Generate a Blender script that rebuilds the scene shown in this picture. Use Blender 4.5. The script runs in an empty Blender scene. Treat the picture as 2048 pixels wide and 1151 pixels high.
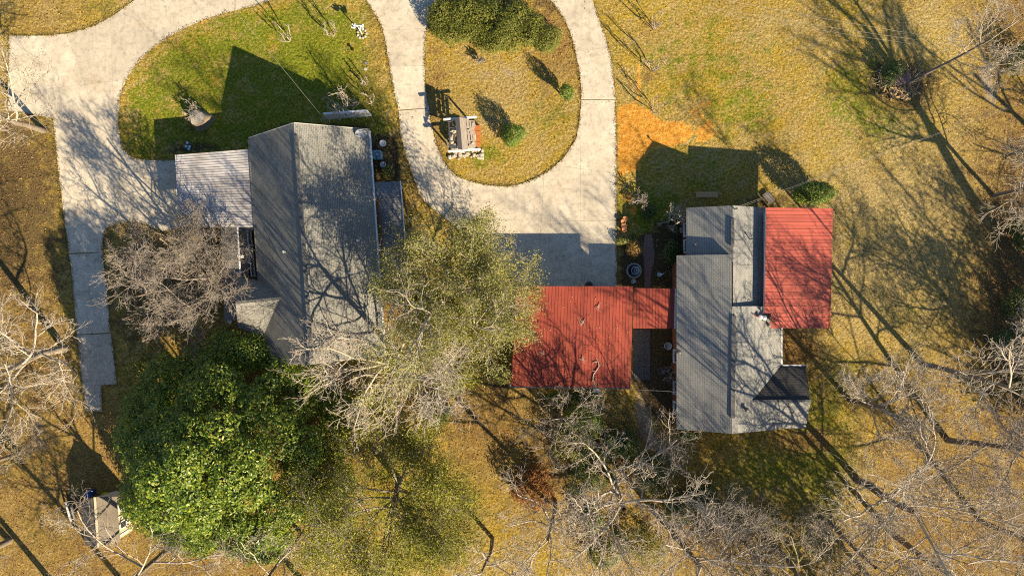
import bpy, bmesh, math, random
import numpy as np
from mathutils import Vector, Matrix
from mathutils.geometry import tessellate_polygon

# ------------------------------------------------------------------ camera, sky, sun, exposure
scene = bpy.context.scene
COL = scene.collection
S, H, CX, CY = 22.0, 62.05, 1024.0, 575.5          # photo pixels per metre on the ground, flying height
cam_d = bpy.data.cameras.new('camera'); cam = bpy.data.objects.new('camera', cam_d); COL.objects.link(cam)
cam.location = (0, 0, H); cam.rotation_euler = (0, 0, 0)
cam_d.sensor_width = 36; cam_d.lens = 24.0; cam_d.clip_end = 2000; cam_d.clip_start = 0.5
scene.camera = cam
SUN_EL = math.radians(29.0)
SUN_AZ = math.atan2(0.66, -0.75)
w = bpy.data.worlds.new('World'); scene.world = w; w.use_nodes = True
wn = w.node_tree
bg = wn.nodes['Background']; sky = wn.nodes.new('ShaderNodeTexSky')
sky.sky_type = 'NISHITA'; sky.sun_disc = False
sky.sun_elevation = SUN_EL; sky.sun_rotation = SUN_AZ
sky.air_density = 1.0; sky.dust_density = 0.3; sky.ozone_density = 4.0
wn.links.new(sky.outputs[0], bg.inputs[0]); bg.inputs[1].default_value = 0.063
sun_d = bpy.data.lights.new('sun', 'SUN'); sun = bpy.data.objects.new('sun', sun_d); COL.objects.link(sun)
sun_d.energy = 5.0; sun_d.angle = math.radians(0.5); sun_d.color = (1.0, 0.84, 0.60)
to_sun = Vector((math.sin(SUN_AZ) * math.cos(SUN_EL), math.cos(SUN_AZ) * math.cos(SUN_EL), math.sin(SUN_EL)))
sun.rotation_euler = to_sun.to_track_quat('Z', 'Y').to_euler(); sun.location = to_sun * 120
scene.view_settings.view_transform = 'Standard'; scene.view_settings.look = 'None'
scene.view_settings.exposure = 1.28; scene.view_settings.gamma = 1.0
scene.render.engine = 'CYCLES'
scene.cycles.use_denoising = False; scene.cycles.filter_width = 1.1
scene.cycles.max_bounces = 5; scene.cycles.diffuse_bounces = 2; scene.cycles.glossy_bounces = 2
scene.cycles.transmission_bounces = 3; scene.cycles.transparent_max_bounces = 4

# ------------------------------------------------------------------ helpers
def G(u, v, h=0.0):
    k = (1 - h / H) / S
    return Vector(((u - CX) * k, (CY - v) * k, h))

def link(o, parent=None):
    COL.objects.link(o)
    if parent is not None: o.parent = parent
    return o

def tag(o, label=None, cat=None, group=None, kind=None):
    if label: o['label'] = label
    if cat: o['category'] = cat
    if group: o['group'] = group
    if kind: o['kind'] = kind
    return o

def thing(name, label, cat, loc=(0, 0, 0), group=None, rz=0.0):
    o = bpy.data.objects.new(name, None); o.empty_display_size = 0.3
    o.location = loc; o.rotation_euler = (0, 0, rz); link(o)
    return tag(o, label, cat, group)

def origin(o):
    p = Vector((0, 0, 0))
    while o is not None:
        p += o.location; o = o.parent
    return p

def fast_mesh(name, V, F, smooth=False):
    V = np.asarray(V, dtype=np.float32); F = np.asarray(F, dtype=np.int32)
    me = bpy.data.meshes.new(name); k = F.shape[1]
    me.vertices.add(len(V)); me.vertices.foreach_set('co', V.ravel())
    me.loops.add(F.size); me.loops.foreach_set('vertex_index', F.ravel())
    me.polygons.add(len(F)); me.polygons.foreach_set('loop_start', np.arange(0, F.size, k, dtype=np.int32))
    me.polygons.foreach_set('loop_total', np.full(len(F), k, dtype=np.int32))
    if smooth: me.polygons.foreach_set('use_smooth', np.ones(len(F), dtype=bool))
    me.update(calc_edges=True); me.validate()
    return me

class MB:
    """collects world-space shapes; build() links them as one mesh object"""
    def __init__(s): s.v = []; s.f = []; s.uv = None
    def add(s, vs, fs):
        b = len(s.v); s.v += [tuple(p) for p in vs]; s.f += [tuple(i + b for i in f) for f in fs]; return s
    def box(s, c, size, rz=0.0, m=None):
        x, y, z = [q / 2 for q in size]
        R = m if m is not None else Matrix.Rotation(rz, 3, 'Z')
        vs = [Vector(c) + R @ Vector((a * x, b * y, d * z)) for a in (-1, 1) for b in (-1, 1) for d in (-1, 1)]
        return s.add(vs, [(0, 1, 3, 2), (4, 6, 7, 5), (0, 4, 5, 1), (2, 3, 7, 6), (0, 2, 6, 4), (1, 5, 7, 3)])
    def beam(s, a, b, wd, ht):
        a = Vector(a); b = Vector(b); d = (b - a); L = d.length; d.normalize()
        up = Vector((0, 0, 1)) if abs(d.z) < .95 else Vector((0, 1, 0))
        y = up.cross(d).normalized(); z = d.cross(y)
        M = Matrix((d, y, z)).transposed()
        return s.box((a + b) / 2, (L, wd, ht), m=M)
    def prism(s, pts, z0, z1):
        n = len(pts); vs = [(p[0], p[1], z0) for p in pts] + [(p[0], p[1], z1) for p in pts]
        fs = [(i, (i + 1) % n, n + (i + 1) % n, n + i) for i in range(n)]
        fs += [tuple(range(n))[::-1], tuple(range(n, 2 * n))]
        return s.add(vs, fs)
    def wall(s, pts):                                  # pts (x, y, ztop) from the ground up
        n = len(pts); vs = [(p[0], p[1], 0) for p in pts] + [tuple(p) for p in pts]
        return s.add(vs, [(i, (i + 1) % n, n + (i + 1) % n, n + i) for i in range(n)])
    def lathe(s, c, prof, n=20):
        c = Vector(c); vs = []; fs = []
        for r, z in prof:
            for i in range(n):
                a = 2 * math.pi * i / n; vs.append(c + Vector((r * math.cos(a), r * math.sin(a), z)))
        for k in range(len(prof) - 1):
            for i in range(n):
                j = (i + 1) % n; fs.append((k * n + i, k * n + j, (k + 1) * n + j, (k + 1) * n + i))
        fs.append(tuple(range((len(prof) - 1) * n, len(prof) * n)))
        return s.add(vs, fs)
    def tube(s, pts, rads, n=8):
        pts = [Vector(p) for p in pts]; vs = []; fs = []
        if not hasattr(rads, '__len__'): rads = [rads] * len(pts)
        for i, p in enumerate(pts):
            t = (pts[min(i + 1, len(pts) - 1)] - pts[max(i - 1, 0)]).normalized()
            ref = Vector((0, 0, 1)) if abs(t.z) < .9 else Vector((1, 0, 0))
            a = ref.cross(t).normalized(); b = t.cross(a)
            for k in range(n):
                q = 2 * math.pi * k / n; vs.append(p + (a * math.cos(q) + b * math.sin(q)) * rads[i])
        for i in range(len(pts) - 1):
            for k in range(n):
                j = (k + 1) % n; fs.append((i * n + k, i * n + j, (i + 1) * n + j, (i + 1) * n + k))
        m = len(pts) - 1
        fs.append(tuple(range(n))[::-1]); fs.append(tuple(range(m * n, (m + 1) * n)))
        return s.add(vs, fs)
    def blob(s, c, r, sx=1, sy=1, sz=1, rng=None, jit=.15, seg=8, rings=5):
        c = Vector(c); vs = []; fs = []
        for i in range(rings + 1):
            th = math.pi * i / rings
            for j in range(seg):
                a = 2 * math.pi * j / seg
                k = r * (1 + (rng.uniform(-jit, jit) if rng and 0 < i < rings else 0))
                vs.append(c + Vector((k * sx * math.sin(th) * math.cos(a), k * sy * math.sin(th) * math.sin(a), k * sz * math.cos(th))))
        for i in range(rings):
            for j in range(seg):
                q = (j + 1) % seg; fs.append((i * seg + j, (i + 1) * seg + j, (i + 1) * seg + q, i * seg + q))
        return s.add(vs, fs)
    def slope(s, pts, eave_dir, thick=.12):            # a roof plane with its thickness and a uv in metres
        pts = [Vector(p) for p in pts]; n = len(pts); e = Vector(eave_dir).normalized()
        nor = Vector((0, 0, 0))
        for i in range(n): nor += pts[i].cross(pts[(i + 1) % n])
        nor.normalize()
        if nor.z < 0: pts.reverse(); nor = -nor
        up = nor.cross(e).normalized()
        vs = pts + [p - Vector((0, 0, thick)) for p in pts]
        fs = [tuple(range(n)), tuple(range(n, 2 * n))[::-1]] + [(i, n + i, n + (i + 1) % n, (i + 1) % n) for i in range(n)]
        if s.uv is None: s.uv = []
        b = len(s.v); s.add(vs, fs)
        for p in vs: s.uv.append((p.dot(e), p.dot(up)))
        return s
    def build(s, name, m, parent=None, smooth=False, kind=None):
        me = bpy.data.meshes.new(name); off = origin(parent)
        me.from_pydata([(p[0] - off.x, p[1] - off.y, p[2] - off.z) for p in s.v], [], s.f)
        if s.uv is not None and len(s.uv) == len(s.v):
            L = me.uv_layers.new(name='uv')
            for lp in me.loops: L.data[lp.index].uv = s.uv[lp.vertex_index]
        if smooth: me.polygons.foreach_set('use_smooth', [True] * len(me.polygons))
        me.materials.append(m)
        o = link(bpy.data.objects.new(name, me), parent)
        if kind: o['kind'] = kind
        return o

def put(me, name, m, parent, kind=None):               # a ready mesh (local coords) as a part
    if m and not me.materials: me.materials.append(m)
    o = link(bpy.data.objects.new(name, me), parent)
    if kind: o['kind'] = kind
    return o

# ------------------------------------------------------------------ materials
class NT:
    def __init__(s, name):
        s.m = bpy.data.materials.new(name); s.m.use_nodes = True; s.t = s.m.node_tree
        s.b = s.t.nodes['Principled BSDF']; s.out = s.t.nodes['Material Output']
        g = s.t.nodes.new('ShaderNodeNewGeometry'); s.pos = g.outputs['Position']; s.geo = g
    def n(s, ty, **kw):
        x = s.t.nodes.new(ty)
        for k, v in kw.items(): setattr(x, k, v)
        return x
    def l(s, a, b): s.t.links.new(a, b)
    def noise(s, scale, detail=3, rough=.55, vec=None, stretch=None, dist=0):
        x = s.n('ShaderNodeTexNoise'); x.inputs['Scale'].default_value = scale
        x.inputs['Detail'].default_value = detail; x.inputs['Roughness'].default_value = rough
        x.inputs['Distortion'].default_value = dist
        v = vec or s.pos
        if stretch:
            mp = s.n('ShaderNodeMapping'); mp.inputs['Scale'].default_value = stretch; s.l(v, mp.inputs[0]); v = mp.outputs[0]
        s.l(v, x.inputs['Vector']); return x.outputs['Fac']
    def ramp(s, fac, stops, interp='LINEAR'):
        x = s.n('ShaderNodeValToRGB'); x.color_ramp.interpolation = interp
        el = x.color_ramp.elements
        while len(el) < len(stops): el.new(.5)
        for e, (p, c) in zip(el, stops):
            e.position = p; e.color = (*c, 1) if hasattr(c, '__len__') else (c, c, c, 1)
        s.l(fac, x.inputs[0]); return x.outputs[0]
    def mix(s, fac, a, b, blend='MIX'):
        x = s.n('ShaderNodeMix', data_type='RGBA', blend_type=blend)
        for sock, val in ((x.inputs[0], fac), (x.inputs[6], a), (x.inputs[7], b)):
            if isinstance(val, bpy.types.NodeSocket): s.l(val, sock)
            elif hasattr(val, '__len__'): sock.default_value = (*val, 1)
            else: sock.default_value = val
        return x.outputs[2]
    def math(s, op, a, b=0.0, clamp=False):
        x = s.n('ShaderNodeMath', operation=op, use_clamp=clamp)
        for sock, val in ((x.inputs[0], a), (x.inputs[1], b)):
            if isinstance(val, bpy.types.NodeSocket): s.l(val, sock)
            else: sock.default_value = val
        return x.outputs[0]
    def attr(s, name):
        x = s.n('ShaderNodeAttribute'); x.attribute_name = name; return x.outputs['Fac']
    def bump(s, h, strength=.4, dist=.05):
        x = s.n('ShaderNodeBump'); x.inputs['Strength'].default_value = strength; x.inputs['Distance'].default_value = dist
        s.l(h, x.inputs['Height']); s.l(x.outputs[0], s.b.inputs['Normal'])
    def done(s, col, rough=.9, spec=.2, metal=0):
        if isinstance(col, bpy.types.NodeSocket): s.l(col, s.b.inputs['Base Color'])
        else: s.b.inputs['Base Color'].default_value = (*col, 1)
        s.b.inputs['Roughness'].default_value = rough; s.b.inputs['Specular IOR Level'].default_value = spec
        s.b.inputs['Metallic'].default_value = metal
        return s.m

def simple(name, c1, c2=None, scale=3.0, rough=.85, spec=.2, bump=.2, metal=0, stretch=None):
    t = NT(name)
    if c2 is None: c2 = tuple(q * .75 for q in c1)
    f = t.noise(scale, 5, .6, stretch=stretch)
    c = t.mix(t.ramp(f, [(.3, 0), (.7, 1)]), c1, c2)
    if bump: t.bump(t.noise(scale * 6, 3, stretch=stretch), bump, .02)
    return t.done(c, rough, spec, metal)

def leaf_mat(name, cols, rough=.55, spec=.35, trans=.25, patch=.25):
    t = NT(name)
    r = t.geo.outputs['Random Per Island']
    n = len(cols)
    c = t.ramp(r, [(i / max(1, n - 1), q) for i, q in enumerate(cols)])
    if patch:
        f = t.noise(patch, 2); c = t.mix(t.ramp(f, [(.35, 0), (.65, .55)]), c, cols[0])
    t.done(c, rough, spec)
    tr = t.n('ShaderNodeBsdfTranslucent'); t.l(c, tr.inputs[0])
    mx = t.n('ShaderNodeMixShader'); mx.inputs[0].default_value = trans
    t.l(t.b.outputs[0], mx.inputs[1]); t.l(tr.outputs[0], mx.inputs[2]); t.l(mx.outputs[0], t.out.inputs[0])
    return t.m

def ground_mat():
    t = NT('ground_cover')
    big = t.noise(.12, 3); mid = t.noise(.3, 4, .6); med = t.noise(.8, 5, .65); pat = t.noise(2.4, 5, .7); fine = t.noise(4.6, 5, .75)
    vfine = t.noise(9, 4, .75)
    rot = t.n('ShaderNodeMapping'); rot.inputs['Rotation'].default_value = (0, 0, math.radians(-32)); t.l(t.pos, rot.inputs[0])
    streak = t.noise(1.5, 4, .65, vec=rot.outputs[0], stretch=(.22, 1.6, 1), dist=.6)
    straw = t.ramp(fine, [(.32, (.12, .078, .018)), (.5, (.34, .238, .066)), (.68, (.60, .445, .15))])
    straw2 = t.ramp(fine, [(.32, (.12, .074, .008)), (.5, (.34, .232, .030)), (.68, (.60, .44, .07))])
    c = t.mix(t.ramp(mid, [(.38, 0), (.62, 1)]), straw, straw2)
    pale = t.ramp(fine, [(.32, (.20, .15, .062)), (.68, (.60, .48, .235))])
    c = t.mix(t.math('MULTIPLY', t.ramp(streak, [(.48, 0), (.66, 1)]), .6), c, pale)
    thin = t.ramp(fine, [(.32, (.075, .042, .014)), (.68, (.30, .19, .07))])
    c = t.mix(t.math('MULTIPLY', t.ramp(med, [(.56, 0), (.70, 1)]), .45), c, thin)
    c = t.mix(t.math('MULTIPLY', t.ramp(t.math('ADD', t.attr('pale'), t.math('MULTIPLY', t.math('SUBTRACT', med, .5), 1.2)), [(.3, 0), (.8, 1)]), .6), c, pale)
    gcol = t.ramp(fine, [(.32, (.045, .072, .004)), (.5, (.14, .178, .010)), (.68, (.34, .34, .04))])
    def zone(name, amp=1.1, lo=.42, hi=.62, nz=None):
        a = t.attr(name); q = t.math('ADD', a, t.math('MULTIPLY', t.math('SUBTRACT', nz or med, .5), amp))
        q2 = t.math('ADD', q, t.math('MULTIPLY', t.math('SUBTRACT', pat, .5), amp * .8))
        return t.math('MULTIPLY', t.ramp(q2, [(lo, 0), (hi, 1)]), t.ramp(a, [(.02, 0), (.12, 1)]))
    c = t.mix(t.math('MULTIPLY', zone('green', 1.9, .36, .85), .92), c, gcol)
    lcol = t.ramp(vfine, [(.32, (.042, .022, .008)), (.46, (.15, .082, .024)), (.56, (.29, .17, .048)), (.70, (.52, .36, .15))])
    lcol = t.mix(t.ramp(mid, [(.4, 0), (.6, .6)]), lcol, t.ramp(vfine, [(.32, (.06, .035, .018)), (.5, (.20, .13, .065)), (.70, (.46, .34, .19))]))
    c = t.mix(t.math('MULTIPLY', zone('litter', 1.5, .25, .85), .9), c, lcol)
    bcol = t.ramp(fine, [(.3, (.26, .19, .115)), (.7, (.50, .40, .27))])
    c = t.mix(zone('bare', 1.2, .38, .7), c, bcol)
    ccol = t.ramp(pat, [(.32, (.40, .155, .018)), (.5, (.62, .285, .04)), (.68, (.76, .43, .11))])
    c = t.mix(t.math('MULTIPLY', zone('clay', 1.5, .42, .56), .96), c, ccol)
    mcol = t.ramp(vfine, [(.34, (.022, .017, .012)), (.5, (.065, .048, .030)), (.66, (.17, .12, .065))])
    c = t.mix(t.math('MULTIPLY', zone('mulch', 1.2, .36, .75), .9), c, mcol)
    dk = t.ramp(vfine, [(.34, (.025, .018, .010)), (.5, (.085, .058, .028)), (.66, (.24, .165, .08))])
    c = t.mix(t.math('MULTIPLY', zone('dark', 1.6, .35, .85), .75), c, dk)  # ground colour darkened to stand in for shade
    c = t.mix(.6, c, t.ramp(big, [(.3, (.74, .70, .66)), (.7, (1.05, 1.05, 1.05))]), 'MULTIPLY')
    hh = t.math('ADD', t.math('MULTIPLY', fine, 1.0), t.math('ADD', t.math('MULTIPLY', vfine, .5), t.math('MULTIPLY', pat, 1.2)))
    t.bump(hh, .9, .15)
    return t.done(c, .95, .1)

def concrete_mat():
    t = NT('concrete')
    a = t.noise(.5, 5, .7); b = t.noise(2.2, 6, .78); f = t.noise(30, 2)
    st = t.noise(1.2, 4, .6, stretch=(6, .35, 1))
    c = t.mix(t.ramp(a, [(.35, 0), (.68, 1)]), (.60, .53, .41), (.45, .39, .295))
    c = t.mix(t.math('MULTIPLY', t.ramp(b, [(.48, 0), (.66, 1)]), .6), c, (.27, .235, .18))
    c = t.mix(t.math('MULTIPLY', t.ramp(st, [(.55, 0), (.75, 1)]), .3), c, (.25, .22, .18))
    oi = t.n('ShaderNodeObjectInfo')
    c = t.mix(1.0, c, t.ramp(oi.outputs['Random'], [(0, .86), (1, 1.06)]), 'MULTIPLY')
    rust = t.noise(.35, 3); c = t.mix(t.math('MULTIPLY', t.ramp(rust, [(.6, 0), (.75, 1)]), .25), c, (.42, .28, .13))
    vo = t.n('ShaderNodeTexVoronoi', feature='DISTANCE_TO_EDGE'); vo.inputs['Scale'].default_value = .16
    wob = t.n('ShaderNodeVectorMath', operation='ADD'); nz_ = t.n('ShaderNodeTexNoise'); nz_.inputs['Scale'].default_value = .8; nz_.inputs['Detail'].default_value = 5
    t.l(t.pos, nz_.inputs['Vector']); sc_ = t.n('ShaderNodeVectorMath', operation='SCALE'); sc_.inputs['Scale'].default_value = 1.6; t.l(nz_.outputs['Color'], sc_.inputs[0])
    t.l(t.pos, wob.inputs[0]); t.l(sc_.outputs[0], wob.inputs[1]); t.l(wob.outputs[0], vo.inputs['Vector'])
    crack = t.math('MULTIPLY', t.ramp(vo.outputs['Distance'], [(.002, 1), (.007, 0)]), t.ramp(t.noise(.25, 2), [(.5, 0), (.56, .4)]))
    c = t.mix(crack, c, (.13, .11, .085))
    spot = t.noise(1.1, 3, .5); c = t.mix(t.math('MULTIPLY', t.ramp(spot, [(.68, 0), (.78, 1)]), .5), c, (.16, .135, .10))
    t.bump(t.math('ADD', b, f), .3, .02)
    return t.done(c, .92, .15)

def shingle_mat(name, a, b, mort, dirt=(.06, .055, .05)):
    t = NT(name)
    uv = t.n('ShaderNodeUVMap'); uv.uv_map = 'uv'
    br = t.n('ShaderNodeTexBrick'); t.l(uv.outputs[0], br.inputs['Vector'])
    br.offset = .5; br.squash = 1
    br.inputs['Scale'].default_value = 1; br.inputs['Brick Width'].default_value = .30; br.inputs['Row Height'].default_value = .145
    br.inputs['Mortar Size'].default_value = .022; br.inputs['Mortar Smooth'].default_value = .3; br.inputs['Bias'].default_value = 0
    br.inputs['Color1'].default_value = (*a, 1); br.inputs['Color2'].default_value = (*b, 1); br.inputs['Mortar'].default_value = (*mort, 1)
    n1 = t.noise(.35, 4, .6); n2 = t.noise(5, 4, .7); n3 = t.noise(.9, 4, .6, stretch=(3, .5, 1))
    c = t.mix(t.math('MULTIPLY', t.ramp(n1, [(.4, 0), (.75, 1)]), .45), br.outputs[0], dirt)
    c = t.mix(t.math('MULTIPLY', t.ramp(n3, [(.5, 0), (.75, 1)]), .4), c, dirt)
    c = t.mix(.5, c, t.ramp(n2, [(.25, .6), (.75, 1.15)]), 'MULTIPLY')
    t.bump(t.math('ADD', t.math('MULTIPLY', br.outputs['Fac'], -1.0), t.math('MULTIPLY', n2, .4)), .5, .02)
    return t.done(c, .93, .12)

def metal_roof(name, a, b, grime, rough=.55, spec=.35, stretch=(1, 1, 1), gamt=.5):
    t = NT(name)
    n1 = t.noise(.28, 4, .65); n2 = t.noise(1.6, 5, .7, stretch=stretch); n3 = t.noise(14, 3)
    c = t.mix(t.ramp(n2, [(.3, 0), (.7, 1)]), a, b)
    c = t.mix(t.math('MULTIPLY', t.ramp(n1, [(.42, 0), (.7, 1)]), gamt), c, grime)
    n4 = t.noise(3.2, 4, .7, stretch=stretch)
    c = t.mix(t.math('MULTIPLY', t.ramp(n4, [(.55, 0), (.75, 1)]), gamt * .7), c, grime)
    oi = t.n('ShaderNodeObjectInfo'); c = t.mix(1.0, c, t.ramp(oi.outputs['Random'], [(0, .85), (1, 1.08)]), 'MULTIPLY')
    t.bump(t.math('ADD', n3, n2), .12, .02)
    return t.done(c, rough, spec)

def bark_mat(name, a, b, moss=None, amount=.5):
    t = NT(name)
    f = t.noise(6, 4, .7); c = t.mix(t.ramp(f, [(.3, 0), (.7, 1)]), a, b)
    if moss:
        sep = t.n('ShaderNodeSeparateXYZ'); t.l(t.geo.outputs['Normal'], sep.inputs[0])
        k = t.math('MULTIPLY', t.ramp(sep.outputs[2], [(.2, 0), (.7, 1)]), t.ramp(t.noise(.6, 3), [(.45, 0), (.6, 1)]))
        c = t.mix(t.math('MULTIPLY', k, amount), c, moss)
    t.bump(t.noise(22, 3, stretch=(1, 1, .3)), .4, .03)
    return t.done(c, .9, .15)

M = {}
M['ground'] = ground_mat(); M['concrete'] = concrete_mat()
M['joint'] = simple('joint_filler', (.14, .12, .09), (.10, .08, .06), 4)
M['shingle'] = shingle_mat('grey_shingles', (.335, .33, .295), (.30, .295, .265), (.21, .21, .195), (.125, .122, .115))
M['shingle_old'] = shingle_mat('weathered_shingles', (.30, .29, .25), (.26, .255, .22), (.165, .162, .145), (.10, .098, .088))
M['shingle_shaded'] = shingle_mat('shaded_shingles', (.10, .095, .085), (.075, .072, .068), (.03, .03, .03), (.05, .045, .04))  # darker copy of the grey shingles, shade put into the colour
M['vent'] = simple('ridge_vent_grey', (.13, .13, .125), (.09, .09, .085), 4)
M['soil'] = simple('potting_soil', (.03, .022, .015), (.05, .035, .02), 9)
M['water'] = simple('dark_water', (.012, .016, .02), (.02, .025, .03), 2, .08, .5, 0)
M['red'] = metal_roof('red_roof_metal', (.33, .062, .034), (.25, .043, .026), (.14, .028, .021), .6, .25, (1, .12, 1), .55)
M['red2'] = metal_roof('coral_roof_metal', (.49, .115, .074), (.41, .090, .060), (.25, .056, .043), .55, .3, (.12, 1, 1), .5)
M['tin'] = metal_roof('weathered_tin', (.56, .54, .525), (.42, .40, .39), (.19, .17, .155), .5, .4, (.10, 1.8, 1), .75)
M['porchmetal'] = metal_roof('dull_grey_metal', (.22, .215, .21), (.16, .16, .16), (.08, .075, .07), .55, .35, (.12, 1.6, 1), .6)
M['white'] = simple('white_paint', (.78, .77, .74), (.66, .64, .6), 2, .6, .3, .05)
M['wall'] = simple('painted_siding', (.55, .52, .46), (.46, .43, .38), 1.5, .8, .2, .1, stretch=(1, 1, 8))
M['brick_wall'] = simple('red_brick_wall', (.26, .11, .07), (.19, .08, .05), 5, .9, .1, .3)
M['glass'] = simple('window_glass', (.02, .025, .03), (.03, .035, .04), 1, .08, .5, 0)
M['wood'] = simple('weathered_wood', (.34, .29, .24), (.21, .175, .14), 4, .9, .1, .4, stretch=(6, .6, 1))
M['wood_warm'] = simple('warm_wood', (.58, .38, .21), (.44, .27, .14), 4, .85, .15, .3, stretch=(6, .6, 1))
M['orange_wood'] = simple('orange_planks', (.46, .16, .05), (.36, .12, .035), 3, .85, .15, .2)
M['bark'] = bark_mat('dark_bark', (.16, .125, .09), (.24, .195, .145), (.20, .19, .03), .8)
M['branch'] = bark_mat('pale_bark', (.50, .43, .33), (.36, .30, .225))
M['branch_grey'] = bark_mat('grey_twigs', (.36, .31, .25), (.24, .20, .16))
M['branch_brown'] = bark_mat('brown_twigs', (.32, .275, .225), (.21, .175, .14))
M['branch_moss'] = bark_mat('mossy_bark', (.40, .34, .26), (.28, .23, .17), (.24, .23, .03), .85)
M['magnolia'] = leaf_mat('magnolia_leaves', [(.035, .08, .010), (.08, .15, .012), (.18, .24, .016), (.34, .36, .04)], .42, .4, .22, 0)
M['olive'] = leaf_mat('olive_leaves', [(.13, .135, .022), (.23, .225, .04), (.35, .33, .075), (.50, .47, .18)], .6, .3, .3)
M['olive_y'] = leaf_mat('yellow_green_leaves', [(.12, .135, .012), (.22, .23, .018), (.35, .33, .03), (.48, .40, .06)], .6, .3, .3)
M['hedge'] = leaf_mat('hedge_leaves', [(.07, .09, .010), (.125, .14, .014), (.19, .19, .024), (.27, .25, .04)], .55, .35, .2, .4)
M['shrub'] = leaf_mat('shrub_leaves', [(.055, .10, .010), (.09, .15, .014), (.15, .21, .018), (.19, .24, .03)], .5, .4, .25, 0)
M['shrub_dark'] = leaf_mat('dark_shrub_leaves', [(.035, .065, .012), (.065, .11, .016), (.11, .15, .022), (.17, .19, .04)], .5, .4, .2, .5)
M['rust'] = leaf_mat('rusty_leaves', [(.10, .045, .018), (.20, .085, .028), (.30, .14, .045), (.40, .22, .08)], .8, .15, .2, 0)
M['gold'] = leaf_mat('golden_leaves', [(.30, .17, .04), (.42, .25, .07), (.50, .33, .11), (.36, .2, .05)], .8, .15, .3, 0)
M['fallen'] = leaf_mat('fallen_leaves', [(.12, .055, .02), (.24, .12, .035), (.36, .21, .07), (.46, .31, .13)], .85, .15, .1, 0)
M['edge'] = leaf_mat('edge_grass_blades', [(.13, .10, .02), (.24, .17, .04), (.36, .26, .08), (.16, .17, .02)], .85, .1, .2, 0)
M['terracotta'] = simple('terracotta', (.50, .23, .12), (.40, .17, .08), 6, .85, .15, .1)
M['stone'] = simple('pale_stone', (.46, .41, .34), (.33, .28, .22), 5, .9, .1, .4)
M['greystone'] = simple('grey_cast_stone', (.42, .43, .42), (.32, .33, .33), 6, .85, .15, .2)
M['slab'] = simple('dark_patio_stone', (.13, .12, .115), (.09, .083, .08), 3, .9, .1, .3)
M['pink'] = simple('pink_gravel', (.26, .16, .13), (.19, .115, .09), 12, .95, .1, .5)
M['black'] = simple('black_plastic', (.02, .02, .022), (.03, .03, .03), 5, .5, .3, 0)
M['dark_metal'] = simple('dark_metal', (.06, .06, .06), (.09, .085, .08), 5, .5, .4, .05)
M['grey_metal'] = simple('grey_metal', (.34, .36, .38), (.26, .28, .3), 5, .45, .5, .05)
M['wire'] = simple('wire_grey', (.36, .34, .30), (.3, .28, .25), 5, .5, .4, 0)
M['teal'] = simple('teal_metal', (.13, .33, .40), (.10, .27, .33), 5, .5, .4, .05)
M['blue'] = simple('blue_plastic', (.02, .08, .35), (.015, .05, .25), 5, .45, .4, 0)
M['paleblue'] = simple('pale_blue_plastic', (.35, .6, .72), (.3, .5, .62), 5, .4, .4, 0)
M['yellow'] = simple('yellow_plastic', (.6, .45, .03), (.5, .38, .02), 5, .5, .3, 0)
M['shed_roof'] = metal_roof('shaded_tan_shed_roof', (.21, .175, .125), (.16, .135, .10), (.09, .075, .058), .7, .2, (1, .3, 1), .5)  # tan darkened: the shade over the shed is put into the colour
M['cream'] = simple('cream_siding', (.62, .53, .36), (.52, .44, .29), 2, .8, .2, .1)
M['cutwood'] = simple('cut_wood', (.55, .38, .17), (.42, .27, .11), 6, .85, .15, .3)

# ------------------------------------------------------------------ ground
def smooth_poly(u, v, poly, soft):
    """1 inside the pixel polygon fading to 0 over soft pixels outside/inside"""
    x = u.ravel(); y = v.ravel(); inside = np.zeros(x.shape, bool); dist = np.full(x.shape, 1e9)
    n = len(poly)
    for i in range(n):
        x1, y1 = poly[i]; x2, y2 = poly[(i + 1) % n]
        cond = ((y1 > y) != (y2 > y)) & (x < (x2 - x1) * (y - y1) / ((y2 - y1) if y2 != y1 else 1e-9) + x1)
        inside ^= cond
        dx, dy = x2 - x1, y2 - y1; tt = np.clip(((x - x1) * dx + (y - y1) * dy) / (dx * dx + dy * dy + 1e-9), 0, 1)
        dist = np.minimum(dist, np.hypot(x - x1 - tt * dx, y - y1 - tt * dy))
    sd = np.where(inside, dist, -dist)
    return np.clip(.5 + sd / (2 * soft), 0, 1).reshape(u.shape)

def ell(u, v, cu, cv, ru, rv, p=1.0):
    d = np.hypot((u - cu) / ru, (v - cv) / rv); return np.clip(1.25 - d * .75, 0, 1) * p

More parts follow.
